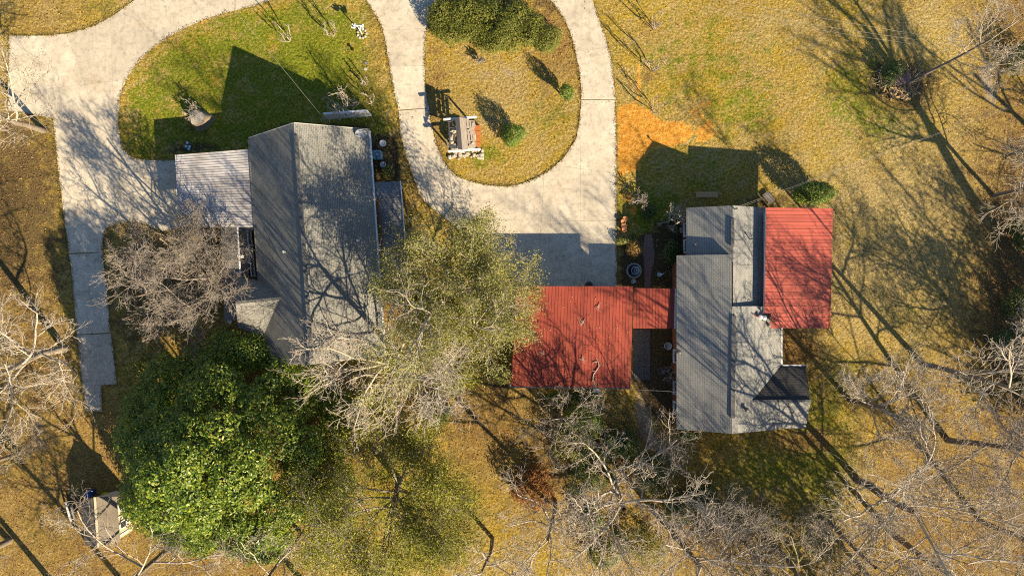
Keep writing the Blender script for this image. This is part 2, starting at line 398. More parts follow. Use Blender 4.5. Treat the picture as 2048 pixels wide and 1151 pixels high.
ZONES = None
def zones(u, v):
    z = {}
    g = np.maximum.reduce([.8 * smooth_poly(u, v, [(240, 200), (300, 90), (440, 20), (600, -20), (740, 0), (790, 200), (810, 320), (240, 330)], 40),
        ell(u, v, 330, 60, 0.1, .1, 0), ell(u, v, 620, 130, 130, 120, 1.0), ell(u, v, 430, 150, 120, 80, .8),
        ell(u, v, 250, 20, 200, 40, .45), ell(u, v, 1400, 130, 170, 130, .5), ell(u, v, 1480, 210, 90, 80, .65),
        ell(u, v, 1740, 190, 110, 100, .75), ell(u, v, 1100, 230, 60, 50, .5), ell(u, v, 960, 310, 50, 26, .8),
        ell(u, v, 1640, 900, 90, 160, .85), ell(u, v, 1560, 960, 160, 110, .75), ell(u, v, 1690, 760, 60, 70, .6),
        ell(u, v, 820, 980, 260, 180, .55), ell(u, v, 960, 760, 120, 120, .5), ell(u, v, 1240, 410, 30, 50, .6),
        ell(u, v, 60, 470, 90, 150, .6), ell(u, v, 290, 760, 70, 110, .65), ell(u, v, 90, 1060, 120, 90, .5), ell(u, v, 330, 1080, 90, 50, .6), ell(u, v, 20, 800, 60, 60, .5), ell(u, v, 1250, 850, 70, 70, .5),
        ell(u, v, 1840, 640, 110, 120, .35), ell(u, v, 1310, 430, 70, 60, .95), ell(u, v, 1400, 350, 120, 60, .5)])
    z['green'] = g
    z['pale'] = np.maximum.reduce([ell(u, v, 1800, 470, 250, 330, .8), ell(u, v, 1000, 190, 110, 130, .55), ell(u, v, 1850, 80, 200, 120, .6), ell(u, v, 1560, 60, 130, 90, .5), ell(u, v, 1700, 1000, 260, 130, .5)])
    z['dark'] = np.maximum.reduce([ell(u, v, 30, 420, 110, 230, 1.0), ell(u, v, 2050, 560, 110, 330, .9), ell(u, v, 1170, 900, 170, 100, .6), ell(u, v, 330, 600, 140, 130, .7), ell(u, v, 1380, 1040, 200, 90, .6), ell(u, v, 60, 720, 90, 120, .5), ell(u, v, 2000, 980, 90, 160, .5)])  # shade on the side edges and under trees, painted as darker ground
    l = np.maximum.reduce([smooth_poly(u, v, [(-300, 240), (125, 240), (160, 700), (240, 780), (400, 640), (620, 740), (760, 850), (640, 1400), (-300, 1400)], 60) * .66,
        ell(u, v, 980, 850, 130, 150, .75), ell(u, v, 1150, 930, 220, 160, .75), ell(u, v, 800, 720, 140, 140, .7),
        ell(u, v, 2060, 560, 130, 520, .95), ell(u, v, 1900, 900, 300, 200, .6), ell(u, v, 1960, 1080, 300, 160, .7), ell(u, v, 2060, 40, 120, 150, .8),
        ell(u, v, 1110, 70, 60, 130, .65), ell(u, v, 870, 200, 24, 150, .6), ell(u, v, 1450, 1080, 260, 120, .7),
        ell(u, v, 330, 560, 150, 140, .85), ell(u, v, 800, 560, 60, 260, .7), ell(u, v, 1590, 700, 50, 60, .95),
        ell(u, v, 750, 130, 40, 160, .45), ell(u, v, 100, 30, 220, 60, .4), ell(u, v, 1800, 175, 70, 50, .9), ell(u, v, 1620, 880, 80, 30, .9),
        ell(u, v, 1300, 150, 22, 22, .6), ell(u, v, 1300, 60, 22, 22, .6)])
    z['litter'] = l
    z['clay'] = np.maximum.reduce([smooth_poly(u, v, [(1237, 215), (1262, 205), (1290, 218), (1320, 240), (1365, 244), (1388, 262), (1372, 285), (1330, 292), (1300, 300), (1275, 340), (1237, 350)], 8),
        ell(u, v, 1412, 262, 24, 20, .8), ell(u, v, 1400, 205, 24, 14, .55), ell(u, v, 1278, 165, 4, 45, .7), ell(u, v, 1256, 392, 14, 12, .8),
        ell(u, v, 1390, 225, 20, 30, .5), ell(u, v, 1450, 380, 12, 8, .6), ell(u, v, 1265, 420, 10, 14, .6), ell(u, v, 408, 42, 14, 8, .6), ell(u, v, 345, 75, 16, 8, .5)])
    z['bare'] = np.maximum.reduce([smooth_poly(u, v, [(1272, 770), (1296, 770), (1305, 850), (1330, 890), (1370, 930), (1340, 940), (1290, 890), (1268, 840)], 12) * .85,
        smooth_poly(u, v, [(1955, 130), (1975, 130), (1998, 200), (1985, 225), (1970, 190)], 8) * .85, ell(u, v, 2000, 930, 30, 80, .6),
        ell(u, v, 1000, 150, 60, 50, .35), ell(u, v, 60, 870, 60, 50, .5), ell(u, v, 690, 745, 80, 20, .6), ell(u, v, 1500, 990, 90, 30, .45)])
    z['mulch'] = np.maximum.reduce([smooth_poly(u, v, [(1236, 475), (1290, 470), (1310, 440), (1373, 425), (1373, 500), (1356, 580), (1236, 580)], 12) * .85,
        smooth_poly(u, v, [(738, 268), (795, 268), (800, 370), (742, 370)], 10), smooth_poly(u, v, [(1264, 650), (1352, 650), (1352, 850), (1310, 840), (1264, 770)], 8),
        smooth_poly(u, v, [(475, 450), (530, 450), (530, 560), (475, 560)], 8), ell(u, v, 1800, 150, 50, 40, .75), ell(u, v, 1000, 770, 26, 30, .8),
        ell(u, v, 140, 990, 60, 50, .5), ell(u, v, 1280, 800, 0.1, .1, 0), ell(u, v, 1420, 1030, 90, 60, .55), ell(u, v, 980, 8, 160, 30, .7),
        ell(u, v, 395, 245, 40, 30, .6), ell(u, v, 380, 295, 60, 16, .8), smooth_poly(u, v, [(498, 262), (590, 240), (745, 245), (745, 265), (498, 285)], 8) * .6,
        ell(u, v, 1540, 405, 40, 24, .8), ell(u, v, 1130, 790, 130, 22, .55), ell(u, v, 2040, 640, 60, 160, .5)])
    return z

def axis(lo, hi, step, far):
    a = list(np.arange(lo, hi + step * .5, step)); g = step; x = a[-1]; out = []
    while x < far: g *= 1.5; x += g; out.append(x)
    g = step; x = a[0]; pre = []
    while x > -far: g *= 1.5; x -= g; pre.append(x)
    return np.array(pre[::-1] + a + out)
xs = axis(-54, 54, .42, 420); ys = axis(-32, 32, .42, 420)
X, Y = np.meshgrid(xs, ys); nx, ny = len(xs), len(ys)
V = np.stack([X.ravel(), Y.ravel(), np.zeros(X.size)], 1)
ii = np.arange(nx * ny).reshape(ny, nx)
F = np.stack([ii[:-1, :-1].ravel(), ii[:-1, 1:].ravel(), ii[1:, 1:].ravel(), ii[1:, :-1].ravel()], 1)
me = fast_mesh('ground', V, F)
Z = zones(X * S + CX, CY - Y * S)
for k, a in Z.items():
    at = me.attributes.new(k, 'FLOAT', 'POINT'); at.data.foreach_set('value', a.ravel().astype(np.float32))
ground = put(me, 'ground', M['ground'], None); tag(ground, 'dry winter lawn of straw, green grass and leaf litter', None, None, 'structure')

# ------------------------------------------------------------------ driveway of concrete slabs
drive = bpy.data.objects.new('driveway', None); link(drive); tag(drive, 'pale concrete driveway with loop and parking pad', None, None, 'structure')
R1 = [(20,71),(75,72),(130,69),(165,60),(195,50),(230,30),(270,0),(330,-45),(420,-80),(470,-88),(470,22),(415,38),(385,50),(345,70),(305,98),(283,118),(265,140),(250,165),(240,195),(237,230),(238,260),(243,285),(250,302),(265,315),(290,320),(352,319),(506,308),(512,446),(430,452),(358,455),(330,464),(300,452),(270,443),(240,445),(215,455),(206,475),(205,504),(139,507),(131,450),(123,384),(115,320),(107,236),(16,222)]
R2 = [(139,508.3),(205,505.3),(213,560),(222,664.5),(155,667.5),(148,590)]
R3 = [(155,668.8),(222,665.8),(228,700),(235,769),(203,770),(205,822),(172,824),(165,768)]
R4 = [(471.2,-88),(600,-95),(760,-98),(960,-110),(1080,-95),(1150,-60),(1184,-1),(1101,-1),(1070,-25),(1000,-45),(930,-40),(890,-20),(877,0),(854,57),(849,87),(850,133),(852,187),(858,215.5),(797,220.5),(788,180),(780,140),(775,110),(770,80),(762,50),(745,20),(732,0),(715,-12),(660,-18),(600,-10),(540,2),(512,12),(471.2,22)]
R5 = [(1184,0),(1197,33),(1212,77),(1224,123),(1229,173),(1231,199),(1162,200),(1162,180),(1159,147),(1152,110),(1141,67),(1127,37),(1114,17),(1101,0)]
R6 = [(797.5,221.8),(858.5,216.8),(860,233),(867,267),(875,293),(885,317),(899,340),(915,353),(942,363),(979,371),(1024,373),(1057,363),(1091,347),(1124,320),(1147,287),(1157,260),(1161,213),(1162,201.2),(1231,200.2),(1233,300),(1233,578),(1025,578),(1005,540),(960,490),(900,445),(860,415),(835,384),(820,335),(808,300),(800,260)]
def densify(p, smooth_it=2):
    p = [np.array(q, float) for q in p]
    for _ in range(smooth_it):
        o = []
        for i in range(len(p)):
            a, b, c = p[i - 1], p[i], p[(i + 1) % len(p)]
            d1 = (b - a) / (np.linalg.norm(b - a) + 1e-9); d2 = (c - b) / (np.linalg.norm(c - b) + 1e-9)
            if d1 @ d2 > .8: o += [b * .75 + a * .25 if np.linalg.norm(b - a) < 120 else b - d1 * 10, b * .75 + c * .25 if np.linalg.norm(b - c) < 120 else b + d2 * 10]
            else: o.append(b)
        p = o
    return p
def slabs(poly, cuts, base):
    poly = densify(poly, 2); jr = random.Random(len(poly))
    poly = [p + np.array((jr.uniform(-.8, .8), jr.uniform(-.8, .8))) for p in poly]
    bm = bmesh.new(); vs = [bm.verts.new(G(p[0], p[1], 0)) for p in poly]; bm.faces.new(vs)
    for (p, d) in cuts:
        a = G(*p); nrm = Vector((d[1], d[0], 0))
        bmesh.ops.bisect_plane(bm, geom=bm.verts[:] + bm.edges[:] + bm.faces[:], plane_co=a, plane_no=nrm)
    rings = [[v.co.copy() for v in f.verts] for f in bm.faces]; bm.free()
    for r in rings:
        n = len(r); ar = sum(r[i].x * r[(i + 1) % n].y - r[(i + 1) % n].x * r[i].y for i in range(n)) / 2
        if abs(ar) < .05: continue
        if ar < 0: r.reverse()
        ins = []
        for i in range(n):
            a, b, c = r[i - 1], r[i], r[(i + 1) % n]
            e1 = (b - a); e2 = (c - b)
            if e1.length < 1e-5 or e2.length < 1e-5: ins.append(b); continue
            n1 = Vector((-e1.y, e1.x, 0)).normalized(); n2 = Vector((-e2.y, e2.x, 0)).normalized()
            q = (n1 + n2); q = q.normalized() if q.length > .1 else n1
            ins.append(b + q * .009)
        tris = tessellate_polygon([ins]); m = MB()
        m.v = [(p.x, p.y, .05) for p in ins] + [(p.x, p.y, -.05) for p in ins]
        m.f = [tuple(t) for t in tris] + [(i, n + i, n + (i + 1) % n, (i + 1) % n) for i in range(n)]
        me_ = m
        o = me_.build('slab', M['concrete'], drive)
        bm2 = bmesh.new(); bm2.from_mesh(o.data); bmesh.ops.recalc_face_normals(bm2, faces=bm2.faces)
        bm2.to_mesh(o.data); bm2.free()
    # filler bed below the joints
    b = [G(p[0], p[1]) for p in poly]; tr = tessellate_polygon([b]); m = MB()
    m.v = [(p.x, p.y, .02) for p in b]; m.f = [tuple(t) for t in tr]; m.build('joint_bed', M['joint'], drive)
slabs(R1, [((0, 190), (1, -.12)), ((250, 318), (1, 0.02)), ((180, 200), (.35, 1)), ((235, 380), (0.04, 1)), ((300, 60), (.9, 1)), ((420, 0), (.05, 1)), ((352, 380), (.03, 1))], None)
slabs(R2, [], None); slabs(R3, [((160, 770), (1, -.02))], None)
slabs(R4, [((800, 133), (1, -.02)), ((800, 60), (1, -.05)), ((640, -40), (.1, 1)), ((900, -40), (.1, 1)), ((1070, -50), (-.6, 1))], None)
slabs(R5, [((1180, 100), (1, -.12))], None)
slabs(R6, [((1200, 305), (1, -.01)), ((1085, 400), (-.06, 1)), ((850, 300), (1, .12)), ((1000, 440), (1, 0.01)), ((1162, 480), (0.01, 1))], None)

# ------------------------------------------------------------------ roofs and houses
def panel_roof(parent, a, b, c, d, n, m, rib=.035, ribw=.05, name='roof_panel', thick=.03):
    """sheets between edge a-b and edge d-c, running a->d; one part for each sheet, its raised seam on one side"""
    a, b, c, d = map(Vector, (a, b, c, d)); up = (b - a).cross(d - a).normalized()
    if up.z < 0: up = -up
    for i in range(n):
        t0, t1 = i / n, (i + 1) / n
        p0, p1, q0, q1 = a.lerp(b, t0), a.lerp(b, t1), d.lerp(c, t0), d.lerp(c, t1)
        e = (p1 - p0).normalized()
        mb = MB(); dz = Vector((0, 0, -thick)); w_ = ribw
        prof = lambda P, Q: [P + e * .004, P + e * .004 + up * rib, P + e * w_ + up * rib, P + e * w_, Q - e * .004]
        A = prof(p0, p1); B = prof(q0, q1)
        vs = A + B + [A[0] + dz, A[4] + dz, B[0] + dz, B[4] + dz]
        fs = [(k, k + 1, 6 + k, 5 + k) for k in range(4)] + [(10, 11, 4, 3, 2, 1, 0), (12, 5, 6, 7, 8, 9, 13), (10, 0, 5, 12), (11, 13, 9, 4), (10, 12, 13, 11)]
        if (p1 - p0).cross(q0 - p0).z < 0: fs = [f[::-1] for f in fs]
        mb.add(vs, fs); mb.build(name, m, parent)

def windows(parent, a, b, z0, z1, ts, wd=1.0):
    """windows set in the wall line a-b (outer face to the right of a->b)"""
    a = Vector((a[0], a[1], 0)); b = Vector((b[0], b[1], 0)); d = (b - a).normalized(); nrm = Vector((d.y, -d.x, 0))
    ang = math.atan2(d.y, d.x)
    for t in ts:
        c = a.lerp(b, t) + nrm * .03; zc = (z0 + z1) / 2; hh = z1 - z0
        w_ = MB()
        for sx in (-1, 1): w_.box(c + d * sx * wd / 2 + Vector((0, 0, zc)), (.08, .1, hh + .08), ang)
        for sz in (-1, 1): w_.box(c + Vector((0, 0, zc + sz * hh / 2)), (wd - .08, .096, .08), ang)
        o = w_.build('window', M['white'], parent)
        MB().box(c + Vector((0, 0, zc)), (wd - .09, .05, hh - .08), ang).build('pane', M['glass'], o)
        MB().box(c + nrm * .06 + Vector((0, 0, z0 - .07)), (wd + .16, .16, .05), ang).build('sill', M['white'], o)

def V2(p): return (p[0], p[1])
# ---- left house ------------------------------------------------
EV = 3.0; RG = 6.3
nw = G(498, 276, EV)
ax = Vector((.07, -1, 0)).normalized(); ac = Vector((-ax.y, ax.x, 0))       # along the ridge (south), across (east)
WID = 10.4; LEN = 19.6
hl = thing('house', 'long grey shingled house beside the looped drive with tin carport on its side', 'house', (nw.x + 5, nw.y - 10, 0))
def LP(across, along, z): return Vector((nw.x, nw.y, 0)) + ac * across + ax * along + Vector((0, 0, z))
RM = WID * .475
r0, r1 = LP(RM, -.15, RG), LP(RM, LEN, RG)
MB().slope([LP(0, 0, EV), LP(0, LEN, EV), r1, r0], ax).build('roof_slope', M['shingle_old'], hl)
MB().slope([LP(WID, 0, EV), LP(WID, LEN, EV), r1, r0], ax).build('roof_slope', M['shingle_old'], hl)
m = MB(); m.beam(r0 + ax * 1.0 + ac * .12 + Vector((0, 0, .03)), r1 - ax * .5 + ac * .12 + Vector((0, 0, .03)), .30, .12); m.build('ridge_vent', M['vent'], hl)
m = MB(); ins = .5
m.wall([LP(ins, ins, EV), LP(RM, ins, RG - .25), LP(WID - ins, ins, EV), LP(WID - ins, LEN - ins, EV), LP(RM, LEN - ins, RG - .25), LP(ins, LEN - ins, EV)])
m.build('wall', M['wall'], hl)
for z_, x_ in ((EV - .04, WID + .06),):
    m = MB(); m.beam(LP(x_, .1, z_), LP(x_, LEN - .1, z_), .13, .12); m.build('gutter', M['white'], hl)
m = MB(); m.beam(LP(-.06, .1, EV - .05), LP(-.06, LEN - .1, EV - .05), .12, .12); m.build('gutter', M['vent'], hl)
for (p, q) in ((LP(0, -.03, EV - .1), LP(RM, -.18, RG - .1)), (LP(WID, -.03, EV - .1), LP(RM, -.18, RG - .1))):
    MB().beam(p, q, .05, .2).build('fascia', M['wall'], hl)
windows(hl, V2(LP(WID - ins, LEN - 2, 0)), V2(LP(WID - ins, 0, 0)), .9, 2.2, (.12, .3, .86, .95), 1.0)
windows(hl, V2(LP(WID - ins, ins, 0)), V2(LP(ins, ins, 0)), .9, 2.2, (.25, .7), 1.2)
# roof pipes
for (a_, b_) in ((3.1, 10.2), (9.0, 9.6), (8.2, 12.3)):
    f = min(a_ / RM, (WID - a_) / (WID - RM)); z = EV + (RG - EV) * f
    m = MB(); m.tube([LP(a_, b_, z - .1), LP(a_, b_, z + .4)], .06, 8); m.tube([LP(a_, b_, z + .36), LP(a_, b_, z + .43)], .1, 8); m.build('vent_pipe', M['white'], hl)
# west wing with its own ridge
wz = 4.6; wr0 = G(471, 605, wz); wr1 = LP(3.2, 14.0, wz)
wn0 = G(475, 553, EV); wn1 = LP(-.02, 12.35, EV + .03); ws0 = G(476, 655, EV); ws1 = LP(0, 17.2, EV)
MB().slope([wn0, wn1, wr1, wr0], wn1 - wn0).build('roof_slope', M['shingle_old'], hl)
MB().slope([ws0, ws1, wr1 + Vector((0, 0, .004)), wr0], ws1 - ws0).build('roof_slope', M['shingle_old'], hl)
m = MB(); q = .35
m.wall([wn0 + Vector((q, -q, 0)), Vector((wr0.x + q, wr0.y, wz - .15)), ws0 + Vector((q, q, 0)), Vector((ws1.x + .6, ws1.y + q, EV)), Vector((wn1.x + .6, wn1.y - q, EV))]); m.build('wall', M['wall'], hl)
MB().beam(wr0 + Vector((.05, 0, .05)), wr1 + Vector((0, 0, .05)), .22, .06).build('ridge_cap', M['vent'], hl)
# tin carport
cp = bpy.data.objects.new('carport', None); link(cp, hl)
ca, cb, cc, cd = G(350, 310, 2.75), G(358, 453, 2.75), G(509, 449, 2.98), G(497, 298, 2.98)
cc = LP(-.12, 7.75, 2.9); cd = LP(-.12, .95, 2.9)
panel_roof(cp, ca, cb, cc, cd, 30, M['tin'], .03, .05)
for p in (ca, cb, ca.lerp(cd, .5), cb.lerp(cc, .5)):
    x, y = p.x + .3, p.y + (.3 if p.y < nw.y - 4 else -.3)
    MB().box((x, y, 1.35), (.14, .14, 2.66)).build('post', M['white'], cp)
MB().beam(ca + Vector((.3, -.2, -.12)), cb + Vector((.3, .2, -.12)), .12, .18).build('beam', M['wood'], cp)
# covered walk roof along the little court, and its railing
wk = bpy.data.objects.new('walkway_roof', None); link(wk, hl)
panel_roof(wk, G(442, 454, 2.6), G(449, 640, 2.6), G(488, 640, 2.75), G(474, 454, 2.75), 26, M['porchmetal'], .025, .05)
MB().beam(G(475, 455, 2.7), G(481, 552, 2.7), .1, .12).build('fascia', M['white'], wk)
for vv in (458, 545, 632):
    p = G(447 + (vv - 454) * .04, vv, 2.5); MB().box((p.x + .2, p.y, 1.27), (.12, .12, 2.5)).build('post', M['white'], wk)
MB().beam(G(475, 513, 2.72), G(487, 513, 2.72), .25, .1).build('beam', M['white'], wk)
# east porch
ep = bpy.data.objects.new('porch_roof', None); link(ep, hl)
panel_roof(ep, G(744, 365, 2.75), G(757, 560, 2.75), G(815, 555, 2.45), G(800, 362, 2.45), 36, M['porchmetal'], .025, .05)
MB().beam(G(801, 362, 2.43), G(816, 555, 2.43), .08, .12).build('gutter', M['white'], ep)
for vv in (368, 460, 550):
    p = G(801 + (vv - 362) * .078 - 6, vv, 2.4); MB().box((p.x, p.y, 1.2), (.13, .13, 2.38)).build('post', M['white'], ep)
# white railing in the court
rl = thing('railing', 'white baluster railing in the dark little court of the left house', 'railing', G(500, 505))
pa, pb = G(494, 458, 1.3), G(503, 552, 1.3)
for dz in (0, -.85):
    MB().beam(pa + Vector((0, 0, dz)), pb + Vector((0, 0, dz)), .09, .07).build('rail', M['white'], rl)
for i in range(26):
    p = pa.lerp(pb, (i + .5) / 26); MB().box((p.x, p.y, .87), (.05, .05, .80)).build('baluster', M['white'], rl)
for t in (0, .33, .66, 1):
    p = pa.lerp(pb, t); MB().box((p.x, p.y, .7), (.11, .11, 1.36)).build('post', M['white'], rl)
q0 = pa; q1 = G(517, 458, 1.3); MB().beam(q0, q1, .1, .07).build('rail', M['white'], rl)
dk = MB(); p = G(487, 505); dk.box((p.x, p.y, .2), (1.15, 4.4, .12)); tag(dk.build('walkway', M['wood'], None), 'weathered plank walkway in the court of the left house', None, None, 'structure')
# satellite dish
sd = thing('satellite_dish', 'pale satellite dish on the corner of the left house roof', 'dish', LP(WID - .5, .5, EV))
c = LP(WID - .55, .45, EV + .75); m = MB()
tilt = Matrix.Rotation(math.radians(38), 3, 'X')
prof = [(0.02, -.0), (.2, .012), (.38, .05), (.5, .1), (.51, .13), (.38, .075), (.2, .035), (.02, .022)]; vs = []; n = 20
for r, z in prof:
    for i in range(n):
        a = 2 * math.pi * i / n; vs.append(c + tilt @ Vector((r * math.cos(a), .85 * r * math.sin(a), z)))
m.add(vs, [(k * n + i, k * n + (i + 1) % n, (k + 1) * n + (i + 1) % n, (k + 1) * n + i) for k in range(len(prof) - 1) for i in range(n)])
m.build('reflector', M['grey_metal'], sd, True)
MB().tube([c, c + Vector((.12, -.25, -.4)), c + Vector((.2, -.3, -.8))], .035).build('mast', M['grey_metal'], sd)
MB().tube([c + tilt @ Vector((0, -.42, .1)), c + tilt @ Vector((0, -.2, .5))], .02).build('arm', M['grey_metal'], sd)
MB().box(c + tilt @ Vector((0, -.2, .52)), (.1, .1, .14)).build('receiver', M['dark_metal'], sd)

# ---- right house ------------------------------------------------
hr = thing('house', 'grey shingled house with red metal porch roof on its side', 'house', G(1450, 650))
BE, BR, AE, AR = 3.2, 4.8, 3.45, 5.2
def X_(u, h): return (u - CX) * (1 - h / H) / S
def Y_(v, h): return (CY - v) * (1 - h / H) / S
xb0 = X_(1373, BE); xr = X_(1466, BR); yb0 = Y_(413, 4.0); ya0 = Y_(508.5, AR); ya1 = Y_(862, 4.3)
ystep = Y_(612, 4.6); xbe = X_(1531, 3.45); xa0 = X_(1353, AE); xae = X_(1562, 3.35); xra = X_(1464, AR)
zbe = BR - (xbe - xr) * (BR - BE) / (xr - xb0)
zbe = max(zbe, 3.3)
# lower north roof
MB().slope([(xb0, yb0, BE), (xb0, ya0 - .6, BE), (xr, ya0 - .6, BR), (xr, yb0, BR)], (0, 1, 0)).build('roof_slope', M['shingle'], hr)
MB().slope([(xr, yb0, BR), (xr, ystep - .5, BR), (xbe, ystep - .5, zbe), (xbe, yb0, zbe)], (0, 1, 0)).build('roof_slope', M['shingle'], hr)
# main roof
MB().slope([(xa0, ya0, AE), (xa0, ya1, AE), (xra, ya1, AR), (xra, ya0, AR)], (0, 1, 0)).build('roof_slope', M['shingle'], hr)
MB().slope([(xra, ystep, AR), (xra, ya1, AR), (xae, ya1, 3.35), (xae, ystep, 3.35)], (0, 1, 0)).build('roof_slope', M['shingle'], hr)
# east cross gable
wzr = 4.45; yw = Y_(801, wzr); xw0 = xra + (AR - wzr) / ((AR - 3.35) / (xae - xra)); xw1 = X_(1617, 4.0)
yn = Y_(731, 3.35); ys_ = 2 * yw - yn
MB().slope([(xae - .02, yn, 3.37), (xw1, yn, 3.37), (xw1, yw, wzr), (xw0, yw, wzr + .01)], (1, 0, 0)).build('roof_slope', M['shingle_shaded'], hr)  # north slope turned from the sun, its shade painted by darker shingles
MB().slope([(xae - .02, ys_ + .3, 3.45), (xw1, ys_ + .3, 3.45), (xw1, yw, wzr + .003), (xw0, yw, wzr + .013)], (1, 0, 0)).build('roof_slope', M['shingle'], hr)
MB().beam((xw0 + .1, yw, wzr + .05), (xw1, yw, wzr + .05), .2, .05).build('ridge_cap', M['vent'], hr)
MB().beam((xae + .1, yn + .05, 3.32), (xw1, yn + .05, 3.32), .1, .12).build('gutter', M['white'], hr)
MB().beam((xae + .07, ystep - 1.8, 3.3), (xae + .07, yn + .1, 3.3), .11, .12).build('gutter', M['white'], hr)
# ridge vents
MB().beam((xr - .05, Y_(437, 4.8), BR + .02), (xr - .05, Y_(493, 4.8), BR + .02), .30, .07).build('ridge_vent', M['vent'], hr)
MB().beam((xra + .12, Y_(630, 5.3), AR + .02), (xra + .05, Y_(836, 5.3), AR + .02), .34, .09).build('ridge_vent', M['vent'], hr)
# walls
m = MB(); q = .45
m.wall([(xa0 + q, ya0 - q, AE), (xa0 + q, ya1 + q, AE), (xra, ya1 + q, AR - .15), (xae - q, ya1 + q, 3.35), (xae - q, ystep - .1, 3.35), (xra, ystep - .1, AR - .15), (xra - .02, ya0 - q, AR - .15)])
m.wall([(xra - .03, ya0, AR - .13), (xra - .03, ystep, AR - .13), (xra - .1, ystep, AR - .15), (xra - .1, ya0, AR - .15)])
m.build('wall', M['brick_wall'], hr)
m = MB(); m.wall([(xb0 + q, yb0 - q, BE), (xb0 + q, ya0, BE), (xr, ya0, BR - .15), (xbe - q, ya0, zbe), (xbe - q, ystep, zbe), (xbe - q, yb0 - q, zbe), (xr, yb0 - q, BR - .15)]); m.build('wall', M['brick_wall'], hr)
m = MB(); m.wall([(xae - .3, yn - q, 3.35), (xw1 - q, yn - q, 3.35), (xw1 - q, yw, wzr - .15), (xw1 - q, ys_ + q + .3, 3.4), (xae - .3, ys_ + q + .3, 3.4)]); m.build('wall', M['brick_wall'], hr)
windows(hr, (xa0 + q, ya0 - q), (xa0 + q, ya1 + q), 1.0, 2.3, (.6, .8, .93), 1.1)
windows(hr, (xb0 + q, yb0 - q), (xb0 + q, ya0), 1.0, 2.3, (.35, .75), 1.1)
windows(hr, (xbe - q, yb0 - q), (xb0 + q, yb0 - q), 1.0, 2.3, (.25, .7), 1.1)
for (x, y, z) in ((X_(1388, 3.6), Y_(489, 3.6), 3.45), (X_(1470, 4.9), Y_(418, 4.9), 4.75), (X_(1500, 4.1), Y_(478, 4.1), 4.1)):
    m = MB(); m.tube([(x, y, z - .1), (x, y, z + .55)], .05, 8); m.tube([(x, y, z + .5), (x, y, z + .6)], .09, 8); m.build('vent_pipe', M['dark_metal'], hr)
for (u, v, z, mt) in ((1519, 634, 4.3, 'white'), (1527, 635, 4.15, 'white'), (1492, 818, 4.85, 'dark_metal'), (1357, 703, 3.6, 'dark_metal')):
    p = G(u, v, z); MB().lathe(p - Vector((0, 0, .15)), [(.12, 0), (.12, .3), (.2, .32), (.2, .42), (.05, .48)], 10).build('roof_vent', M[mt], hr)
MB().tube([G(1506, 627, 4.55), G(1512, 633, 4.6), G(1527, 636, 4.5)], .05).build('pipe', M['terracotta'], hr)
# red porch roof, high and nearly flat
pr = bpy.data.objects.new('porch_roof', None); link(pr, hr)
ra, rb, rc, rd = G(1532.5, 415, 4.55), G(1528.5, 626, 4.55), G(1661.5, 626, 4.2), G(1665.5, 416.5, 4.2)
panel_roof(pr, ra, rb, rc, rd, 30, M['red2'], .025, .035)
sa, sb, sc_, sd_ = G(1541.5, 626.5, 4.52), G(1541, 656, 4.52), G(1660.5, 656, 4.2), G(1661.5, 626.5, 4.2)
panel_roof(pr, sa, sb, sc_, sd_, 4, M['red2'], .025, .035)
for (u, v) in ((1662, 420), (1661, 500), (1660, 580), (1658, 652), (1545, 652)):
    p = G(u, v, 4.2); MB().box((p.x - .15, p.y, 2.1), (.16, .16, 4.15)).build('post', M['white'], pr)
MB().beam(G(1662, 418, 4.08), G(1658, 655, 4.06), .1, .2).build('beam', M['white'], pr)
MB().beam(ra + Vector((.02, 0, -.15)), rb + Vector((.02, 0, -.15)), .04, .2).build('fascia', M['white'], pr)
m = MB()
m.wall([(xbe - .2, yb0 - .5, 4.4), (xbe - .2, ystep, 4.4), (xbe - .1, ystep, 4.4), (xbe - .1, yb0 - .5, 4.4)]); m.build('wall', M['wall'], pr)

# ---- garage with breezeway -------------------------------------
ga = thing('garage', 'low garage with red metal roof and breezeway joining the right house', 'garage', G(1150, 670))
g1, g2, g3, g4 = G(1034, 572, 3.6), G(1266, 572, 3.6), G(1261, 775, 2.9), G(1022, 772, 2.9)
gp = bpy.data.objects.new('main_roof', None); link(gp, ga)
panel_roof(gp, g1, g2, g3, g4, 36, M['red'], .022, .03)
bp = bpy.data.objects.new('breezeway_roof', None); link(bp, ga)
panel_roof(bp, G(1267.5, 575.5, 3.05), G(1350, 577, 3.05), G(1349, 657, 2.85), G(1266, 656, 2.85), 13, M['red'], .022, .03)
MB().beam(G(1352, 577, 3.1), G(1350, 657, 2.9), .16, .16).build('trim', M['white'], ga)
q = .5
m = MB(); m.wall([(g1.x + q, g1.y - q, 3.55), (g4.x + q, g4.y + q, 2.86), (g3.x - q, g3.y + q, 2.86), (g2.x - q, g2.y - q, 3.55)]); m.build('wall', M['wall'], ga)
for (u, v) in ((1300, 580), (1344, 580), (1300, 652), (1344, 652)):
    p = G(u, v, 2.8); MB().box((p.x, p.y, 1.4), (.13, .13, 2.8)).build('post', M['white'], ga)
for k in range(2):
    x = g1.x + 2.9 + k * 4.1
    d_ = MB().box((x, g1.y - q + .03, 1.15), (2.9, .06, 2.25)).build('garage_door', M['white'], ga)
    for j in range(4): MB().box((x, g1.y - q + .075, .3 + j * .56), (2.85, .03, .5)).build('panel', M['white'], d_)
MB().beam(g4 + Vector((0, -.06, -.05)), g3 + Vector((0, -.06, -.05)), .1, .12).build('gutter', M['dark_metal'], ga)
